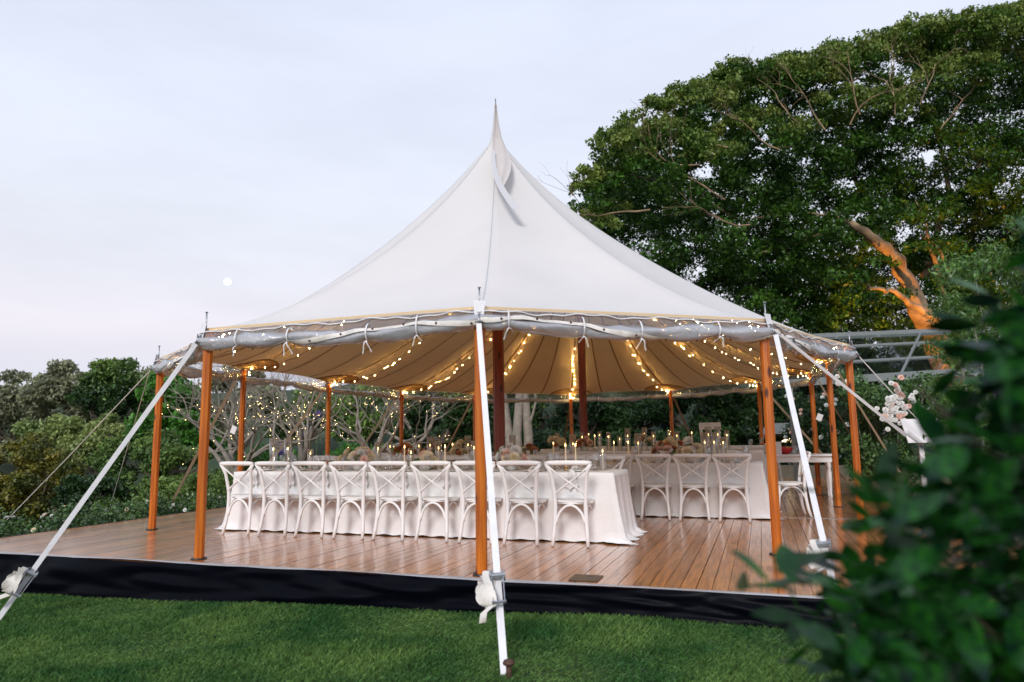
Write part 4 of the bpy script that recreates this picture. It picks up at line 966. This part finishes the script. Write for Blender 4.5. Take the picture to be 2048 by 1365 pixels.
limb_path([(1940, 540, 26), (1960, 300, 28), (1990, 180, 29)], .2, .05)
limb_path([(1480, 440, 20.5), (1380, 380, 19.6), (1280, 355, 19), (1200, 330, 18.8)], .09, .015)
limb_path([(1520, 290, 22), (1440, 330, 21), (1330, 300, 20.5)], .07, .015)
for (q, dr) in (((1720, 230, 24), (-.3, -.3, 1)), ((1700, 250, 24), (.5, -.2, 1)), ((1650, 260, 23), (-.4, 0, 1)), ((1790, 230, 25), (.2, 0, 1)), ((1840, 210, 25), (.6, 0, .8)), ((1600, 250, 23), (-.2, 0, 1)),                 ((1480, 300, 21), (-1, 0, .3)), ((1400, 330, 20.5), (-1, 0, .1)), ((1560, 300, 22), (-1, -.2, .5)), ((1500, 450, 20), (-1, 0, .1)), ((1880, 260, 25), (.2, 0, 1)), ((1300, 420, 19), (-.8, -.2, 0)), ((1450, 400, 20), (-.6, -.2, .5))):
    limb(mb, P3(q[0], q[1], q[2]-.5), dr, 1.4, .030, 3, spread=.45, up=.1, n=4, mid=4)
mb.build('trunk', M['bark_fig'], fig)
# crown clumps: dense shelves of foliage, outlined as in the photograph, in depth
top = [(1140, 395), (1190, 320), (1240, 255), (1300, 212), (1360, 180), (1420, 150), (1500, 118), (1560, 120), (1620, 102), (1680, 108), (1700, 84), (1760, 62), (1820, 52), (1880, 22), (1950, 22), (2000, 12), (2048, 10), (2200, -30), (2400, 0)]
bot = [(1140, 410), (1200, 470), (1300, 540), (1400, 600), (1500, 640), (1650, 665), (1800, 660), (1900, 690), (2048, 700), (2400, 720)]
def interp(t, x):
    for (a, b), (c, d) in zip(t, t[1:]):
        if a <= x <= c: return b+(d-b)*(x-a)/(c-a)
    return t[-1][1]
g = np.random.default_rng(11); cl = []; cltop = []
def mass(x, y, d, r, n, top_=False):   # one billow: small leaf clumps over the crown side of a rounded mass
    for _ in range(n):
        a = g.uniform(0, 6.283); e_ = g.uniform(-.35, 1)**1; rr = math.sqrt(max(0, 1-e_*e_))
        px, py, dd = x+r*rr*math.cos(a)*1.15, y-r*e_*.62, d+r*rr*math.sin(a)*d/F_PX
        p = P3(px, py, dd); q = dd/F_PX; cs = r*g.uniform(.30, .48)
        (cltop if top_ and e_ > -.1 else cl).append((p.x, p.y, p.z, cs*q*1.1, cs*q, cs*q*.6))  # upper clumps near the rim get the leaf colour that stands in for skylight
def depth_at(x): return 19+8*((x-1140)/700 if x < 1840 else 1)
x = 1165
while x < 2330:      # the rim of the crown
    r = g.uniform(38, 62)*(.55 if x < 1230 else 1); yt = interp(top, x); mass(x, yt+r*.66+g.uniform(-4, 10), depth_at(x)+g.uniform(-.5, 1.5), r, 15, True); x += r*g.uniform(.75, 1.15)
placed = []
tries = 0
while len(placed) < 190 and tries < 9000:
    tries += 1; x = 1160+1160*g.random(); yt, yb = interp(top, x), interp(bot, x); y = yt+50+(yb-yt-50)*g.random(); r = g.uniform(38, 70)*(.7 if x < 1250 else 1)
    if any(((x-a_)/1.0)**2+((y-b_)/.72)**2 < (.56*(r+c_))**2 for a_, b_, c_ in placed): continue
    if noise.noise(Vector((x/80, y/60, 4.2))) > .46: continue
    if abs(x-1850-(y-600)*.75) < 50 and y > 505: continue
    placed.append((x, y, r)); mass(x, y, depth_at(x)+g.uniform(-1.8, 2.6), r, 15, y < yt+170 and g.random() < .7)
for (x, y, d, r) in ((1700, 440, 22, 34), (1745, 420, 22, 36), (1650, 470, 21.5, 40), (1715, 600, 20.8, 30), (1690, 555, 20.5, 34), (1760, 530, 22, 26), (1890, 500, 24, 36), (1855, 430, 24, 34), (1930, 330, 26, 50), (1990, 400, 26, 55), (2030, 320, 26, 55), (1900, 410, 26, 45), (2040, 440, 26, 50), (1340, 345, 21, 36), (1590, 470, 23, 34), (1830, 500, 22.6, 24)):
    mass(x, y, d, r, 13)
for k in range(330):   # inner foliage between the billows
    x = 1180+1130*g.random(); yt, yb = interp(top, x), interp(bot, x); y = yt+55+(yb-yt-55)*g.random(); d = depth_at(x)+g.uniform(2.5, 5)
    if noise.noise(Vector((x/80, y/60, 4.2))) > .30: continue
    p = P3(x, y, d); q = d/F_PX; cl.append((p.x, p.y, p.z, 30*q, 30*q, 18*q))
for k in range(170):   # low skirts of the crown behind the marquee and the conservatory
    x = 1420+640*g.random(); y = 500+185*g.random(); d = 26+5*g.random()
    if y < interp([(1420, 590), (1500, 500), (2100, 480)], x) or abs(x-1845-(y-610)*.8) < 45: continue
    p = P3(x, y, d); q_ = d/F_PX; cl.append((p.x, p.y, p.z, 30*q_, 30*q_, 19*q_))
# far side of the crown, sparse
for k in range(260):
    x = 1200+1000*g.random(); yt, yb = interp(top, x), interp(bot, x); y = yt+60+(yb-yt-60)*g.random(); d = 31+5*g.random()
    if y < 420 and noise.noise(Vector((x/80, y/60, 4.2))) > .16: continue
    p = P3(x, y, d); s = d/F_PX; cl.append((p.x, p.y, p.z, 32*s, 32*s, 22*s))
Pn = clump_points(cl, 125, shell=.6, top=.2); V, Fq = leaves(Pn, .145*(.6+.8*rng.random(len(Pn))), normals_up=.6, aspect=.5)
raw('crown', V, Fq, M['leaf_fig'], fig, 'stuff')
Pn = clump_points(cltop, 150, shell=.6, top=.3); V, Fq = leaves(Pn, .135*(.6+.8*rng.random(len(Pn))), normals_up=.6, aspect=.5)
raw('crown', V, Fq, M['leaf_fig_skylit'], fig, 'stuff')
# floodlight at the foot of the fig
fl = thing('garden_floodlight', 'small garden floodlight aimed up at the fig trunk', 'floodlight', gz(at(1765, 1000, 16.8)))
MB().tube([(0, 0, 0), (0, 0, .25)], .03, 8).build('spike', M['dark'], fl); MB().box((0, 0, .32), (.22, .1, .18)).build('lamp_housing', M['dark'], fl, smooth=False)
sp = bpy.data.lights.new('flood_beam', 'SPOT'); sp.energy = 6500; sp.color = (1, .42, .09); sp.spot_size = R(42); sp.spot_blend = .7; sp.shadow_soft_size = .15
spo = bpy.data.objects.new('flood_beam', sp); C.objects.link(spo); spo.location = gz(at(1765, 1000, 16.8))+Vector((0, .1, .6)); spo.rotation_euler = (at(1838, 590, 24.3)-spo.location).to_track_quat('-Z', 'Y').to_euler()

# ------------------------------------------------------------------ glass roofed conservatory
cv = thing('conservatory', 'grey framed glass roof of a garden pavilion behind the rose bushes', 'building', gz(at(1790, 1000, 16)))
o_ = cv.location
def Q(px, py, d): return at(px, py, d)-o_
lo0, lo1, hi0, hi1 = Q(1560, 768, 15.4), Q(1960, 742, 15.4), Q(1590, 676, 18.6), Q(2010, 658, 18.6)
for k, t in enumerate((0, .36, .72, 1.0)):
    a, b = lo0.lerp(hi0, t), lo1.lerp(hi1, t); MB().bar(a, b, .16 if k in (0, 3) else .06, .09, (0, 0, 1)).build('purlin', M['grey_frame'], cv, smooth=False)
for k in range(6):
    t = k/5
    if k in (0, 3, 5): MB().bar(lo0.lerp(lo1, t)+Vector((0, 0, -.02)), hi0.lerp(hi1, t)+Vector((0, 0, -.02)), .05, .08, (1, 0, 0)).build('rafter', M['grey_frame'], cv, smooth=False)
    for j in range(3):
        if k == 5: continue
        a0, b0 = lo0.lerp(hi0, (0, .36, .72)[j]), lo1.lerp(hi1, (0, .36, .72)[j]); a1, b1 = lo0.lerp(hi0, (.36, .72, 1)[j]), lo1.lerp(hi1, (.36, .72, 1)[j])
        MB().add([a0.lerp(b0, t+.006), a0.lerp(b0, t+.194), a1.lerp(b1, t+.194), a1.lerp(b1, t+.006)], [(0, 1, 2, 3)]).build('pane', M['pane'], cv, smooth=False)
for t in (0.05, .5, .97):
    a = lo0.lerp(lo1, t); MB().bar(a, Vector((a.x, a.y, 0)), .09, .09).build('post', M['grey_frame'], cv, smooth=False)
wf = MB(); q = Q(1845, 795, 16.5)
for dx, dz, sx, sz in ((0, .25, .5, .10), (0, -.25, .5, .08), (-.22, 0, .08, .5), (.22, 0, .08, .5)): wf.box((q.x+dx, q.y, q.z+dz), (sx, .05, sz))
wf.build('window_frame', M['whitep'], cv, smooth=False)
q = Q(1873, 774, 16.5); mb = MB(); add_ball(mb, q, .05); mb.build('wall_lamp', M['lit'], cv)
q = Q(1818, 805, 16.3); mb = MB(); add_ball(mb, q, .05); mb.build('wall_lamp', M['lit'], cv)

# ------------------------------------------------------------------ rose bushes right
random.seed(31); cl = []
for k in range(70):
    px = 1700+150*random.random(); py = 760+210*random.random(); d = 12.2+2*random.random(); p = at(px, py, d); cl.append((p.x, p.y, p.z, .28, .28, .22))
t = bush('climbing_rose', 'tall rose bush with clusters of white blooms right of the rightmost pole', cl, 17000, .075, 'leaf_hedge', base=gz(at(1775, 1000, 13)))
for k, (px, py, n) in enumerate(((1788, 778, 6), (1796, 800, 7), (1780, 812, 5), (1800, 812, 5), (1775, 835, 7), (1785, 828, 4), (1804, 835, 5), (1690, 765, 3), (1832, 790, 3))):
    for q in range(int(n*1.8)):
        p = at(px+random.gauss(0, 9), py+random.gauss(0, 9), 11.95)-t.location; f = link('blossom', BL[0] if random.random() < .85 else BL[1], t); f.location = p; f.scale = [random.uniform(.6, .95)]*3; f.rotation_euler = (1.2+random.uniform(-.5, .5), random.uniform(-.5, .5), 0)
cl = []
for k in range(60):
    px = 1590+180*random.random(); py = 800+165*random.random(); d = 19.5+2.2*random.random(); p = at(px, py, d); cl.append((p.x, p.y, p.z, .4, .4, .3))
bush('rose_bed', 'dark rose bed speckled with small white blooms behind the right side poles', cl, 17000, .09, 'leaf_dark', base=gz(at(1680, 960, 20.5)), flowers=(90, [BL[0], BL[0], BL[1]], 1.0))
mb = MB(); p = hitz(1590, 968, 0); mb.box((2.2, 20.9, .05), (9, .3, .5)); tag(mb.build('stone_kerb', M['stone'], smooth=False), 'low sandy stone garden wall at the back edge of the deck', 'wall')
# white lantern
p = at(1497, 860, 26); g0 = gz(p); lp = thing('garden_lantern', 'white glass lantern on a dark post among the trees', 'street lamp', g0); hz = p.z-g0.z
MB().tube([(0, 0, 0), (0, 0, hz-.22)], .04, 8).build('post', M['dark'], lp)
MB().lathe([(.10, hz-.22), (.19, hz+.14)], 4).build('lamp_glass', M['lampglass'], lp, smooth=False); MB().lathe([(.23, hz+.14), (.10, hz+.22), (.02, hz+.30)], 4, cap=True).build('lamp_roof', M['dark'], lp, smooth=False)
# small pavilion lamp behind the side table
p = at(1578, 883, 24); g0 = gz(p); pv = thing('garden_pavilion', 'small dark pavilion with a pale roof and one lit hanging lamp', 'pavilion', g0); hz = p.z-g0.z
MB().add([(-1.0, -.6, hz+.25), (1.0, -.6, hz+.25), (.6, .3, hz+.62), (-.6, .3, hz+.62), (-1.0, 1.2, hz+.25), (1.0, 1.2, hz+.25)], [(0, 1, 2, 3), (3, 2, 5, 4), (0, 3, 4), (1, 5, 2)]).build('roof', M['grey_frame'], pv, smooth=False)
for sx in (-.9, .9):
    for sy in (-.5, 1.1): MB().box((sx, sy, (hz+.25)/2), (.08, .08, hz+.25)).build('post', M['wall_dark'], pv, smooth=False)
MB().lathe([(.05, hz+.10), (.22, hz+.02), (.22, hz-.02), (.0, hz-.03)], 14).build('lamp_shade', M['lit'], pv)
# white board sign in the shrubbery
p = at(1842, 862, 9.6); g0 = gz(p); sg = thing('white_sign_board', 'blank white sign board seen through the foreground leaves', 'sign', g0, .2); hz = p.z-g0.z
MB().add([(-.25, 0, hz+.16), (.22, 0, hz+.16), (.28, -.05, hz-.16), (-.19, -.05, hz-.16), (-.25, .02, hz+.16), (.22, .02, hz+.16), (.28, -.03, hz-.16), (-.19, -.03, hz-.16)], [(0, 3, 2, 1), (4, 5, 6, 7), (0, 1, 5, 4), (2, 3, 7, 6), (1, 2, 6, 5), (3, 0, 4, 7)]).build('board', M['whitep'], sg, smooth=False)
MB().bar((0, .03, hz+.14), (.02, .1, 0), .06, .03).build('leg', M['whitep'], sg, smooth=False)

# ------------------------------------------------------------------ slender leaved shrub, mid distance right
def slim_leaf(): 
    return MB().add([(0, 0, 0), (.008, .02, .003), (.009, .045, .001), (0, .08, -.010), (-.009, .045, .001), (-.008, .02, .003)], [(0, 1, 2, 3, 4, 5)])
random.seed(77); cl = []
out_l = [(1880, 640), (1900, 560), (1960, 480), (2000, 440), (2048, 400), (2300, 300)]
for k in range(120):
    px = 1885+330*random.random(); yt = interp([(1880, 630), (1900, 540), (1960, 480), (2048, 420), (2300, 340)], px); py = yt+15+(900-yt)*random.random(); d = 4.3+1.6*random.random(); p = at(px, py, d); cl.append((p.x, p.y, p.z, .13, .13, .11))
bush('slender_shrub', 'tall shrub with slender light green leaves at the right behind the blurred bush', cl, 26000, .045, 'leaf_slim', base=gz(at(2080, 1100, 5)), aspect=.28)

# ------------------------------------------------------------------ blurred foreground bush
nb_ = thing('foreground_bush', 'large glossy leaved bush close to the camera, blurred, at the right edge', 'bush', (1.1, 1.6, -.25))
nbo = nb_.location
def leaf_mesh(seed):
    random.seed(seed); rows_ = []; Ls = 1.
    prof = [0, .12, .21, .25, .22, .13, .0]
    for j, wv in enumerate(prof):
        y = j/6; bend = -.16*y*y; rows_.append([(-wv*.8, y, bend+.10*wv), (0, y, bend), (wv*.8, y, bend+.10*wv)])
    mb = MB(); mb.grid(rows_); me = bpy.data.meshes.new('leaf'); me.from_pydata(mb.v, [], mb.f); me.materials.append(M['leaf_near']); me.polygons.foreach_set('use_smooth', [True]*len(me.polygons)); return me, mb
lm_, lmb = leaf_mesh(1)
EDGE = [(1500, 1178), (1560, 1160), (1640, 1150), (1650, 1060), (1600, 1010), (1660, 985), (1700, 930), (1720, 870), (1780, 850), (1830, 900), (1860, 820), (1800, 790), (1830, 720), (1880, 660), (1960, 560), (2048, 500)]
def inside(x, y):
    # left boundary of the bush as a function of height in the picture
    B = [(480, 2040), (560, 1990), (620, 1915), (660, 1870), (700, 1850), (780, 1850), (830, 1905), (885, 1900), (905, 1815), (935, 1745), (980, 1690), (1040, 1680), (1100, 1680), (1150, 1600), (1200, 1650), (1260, 1620), (1320, 1610), (1400, 1630)]
    for (a, b), (c, d) in zip(B, B[1:]):
        if a <= y <= c: return x - 58 - (b+(d-b)*(y-a)/(c-a))
    return -1 if y < 480 else x-1680
random.seed(99); big = 0; Vs, Fs = [], []; lv = np.array(lmb.v); lf = lmb.f
branches = MB(); spots = []
while len(spots) < 4200:
    x, y = random.uniform(1560, 2350), random.uniform(480, 1750); dd = inside(x, min(y, 1399))
    if dd < 0: continue
    if dd < 110 and random.random() < .72: continue
    d = random.uniform(.85, 1.75) if dd < 260 else random.uniform(.95, 2.4)
    spots.append((d, x, y, dd))
spots += [(1.15+.01*q, 1560+q*9+((q*37) % 50), 1150+((q*71) % 60), 5) for q in range(14)]+[(1.15+.01*q, 1600+q*6+((q*37) % 50), 1230+((q*53) % 150), 5) for q in range(14)]+[(1.15, 1500, 1178, 5), (1.15, 1545, 1172, 5), (1.12, 1590, 1170, 5), (1.2, 1640, 985, 5), (1.15, 1665, 1155, 5), (1.2, 1655, 1105, 5), (1.1, 1610, 1240, 5), (1.1, 1625, 1290, 5), (1.2, 1690, 1000, 5), (1.2, 1640, 1165, 5)]
spots.sort(); 
for i, (d, x, y, dd) in enumerate(spots):
    p = at(x, y, d)-nbo; ln = random.uniform(.05, .10); side = Vector((-1, 0, 0)) if random.random() < .6 else Vector((random.gauss(0, 1), 0, 0))
    ax = (Vector((side.x*.8+random.gauss(0, .5), random.gauss(0, .6), random.gauss(.1, .5)))).normalized(); q = ax.to_track_quat('Y', 'Z'); q = q @ Matrix.Rotation(random.gauss(0, .7), 3, 'Y').to_quaternion()
    if i < 290:
        o = link('leaf', lm_, nb_); o.location = p; o.rotation_mode = 'QUATERNION'; o.rotation_quaternion = q; o.scale = (ln, ln, ln)
    else:
        mtx = np.array(q.to_matrix()); V_ = (lv*ln) @ mtx.T + np.array(p); o0 = len(Vs)*len(lv); Vs.append(V_); Fs.append(np.array(lf)+o0)
raw('foliage', np.concatenate(Vs), np.concatenate(Fs), M['leaf_near'], nb_, 'stuff')
for k in range(38):
    x, y = random.uniform(1750, 2200), random.uniform(700, 1350); d = random.uniform(1.0, 2.2); e1 = at(x, y, d)-nbo; s0 = Vector((random.uniform(-.1, .6), random.uniform(-.3, .5), 0))
    branches.tube([s0, s0.lerp(e1, .5)+Vector((0, 0, .1)), e1], [.008, .005, .002], 5)
branches.build('branch', mat('dark_stem', (.05, .04, .02), .8), nb_)
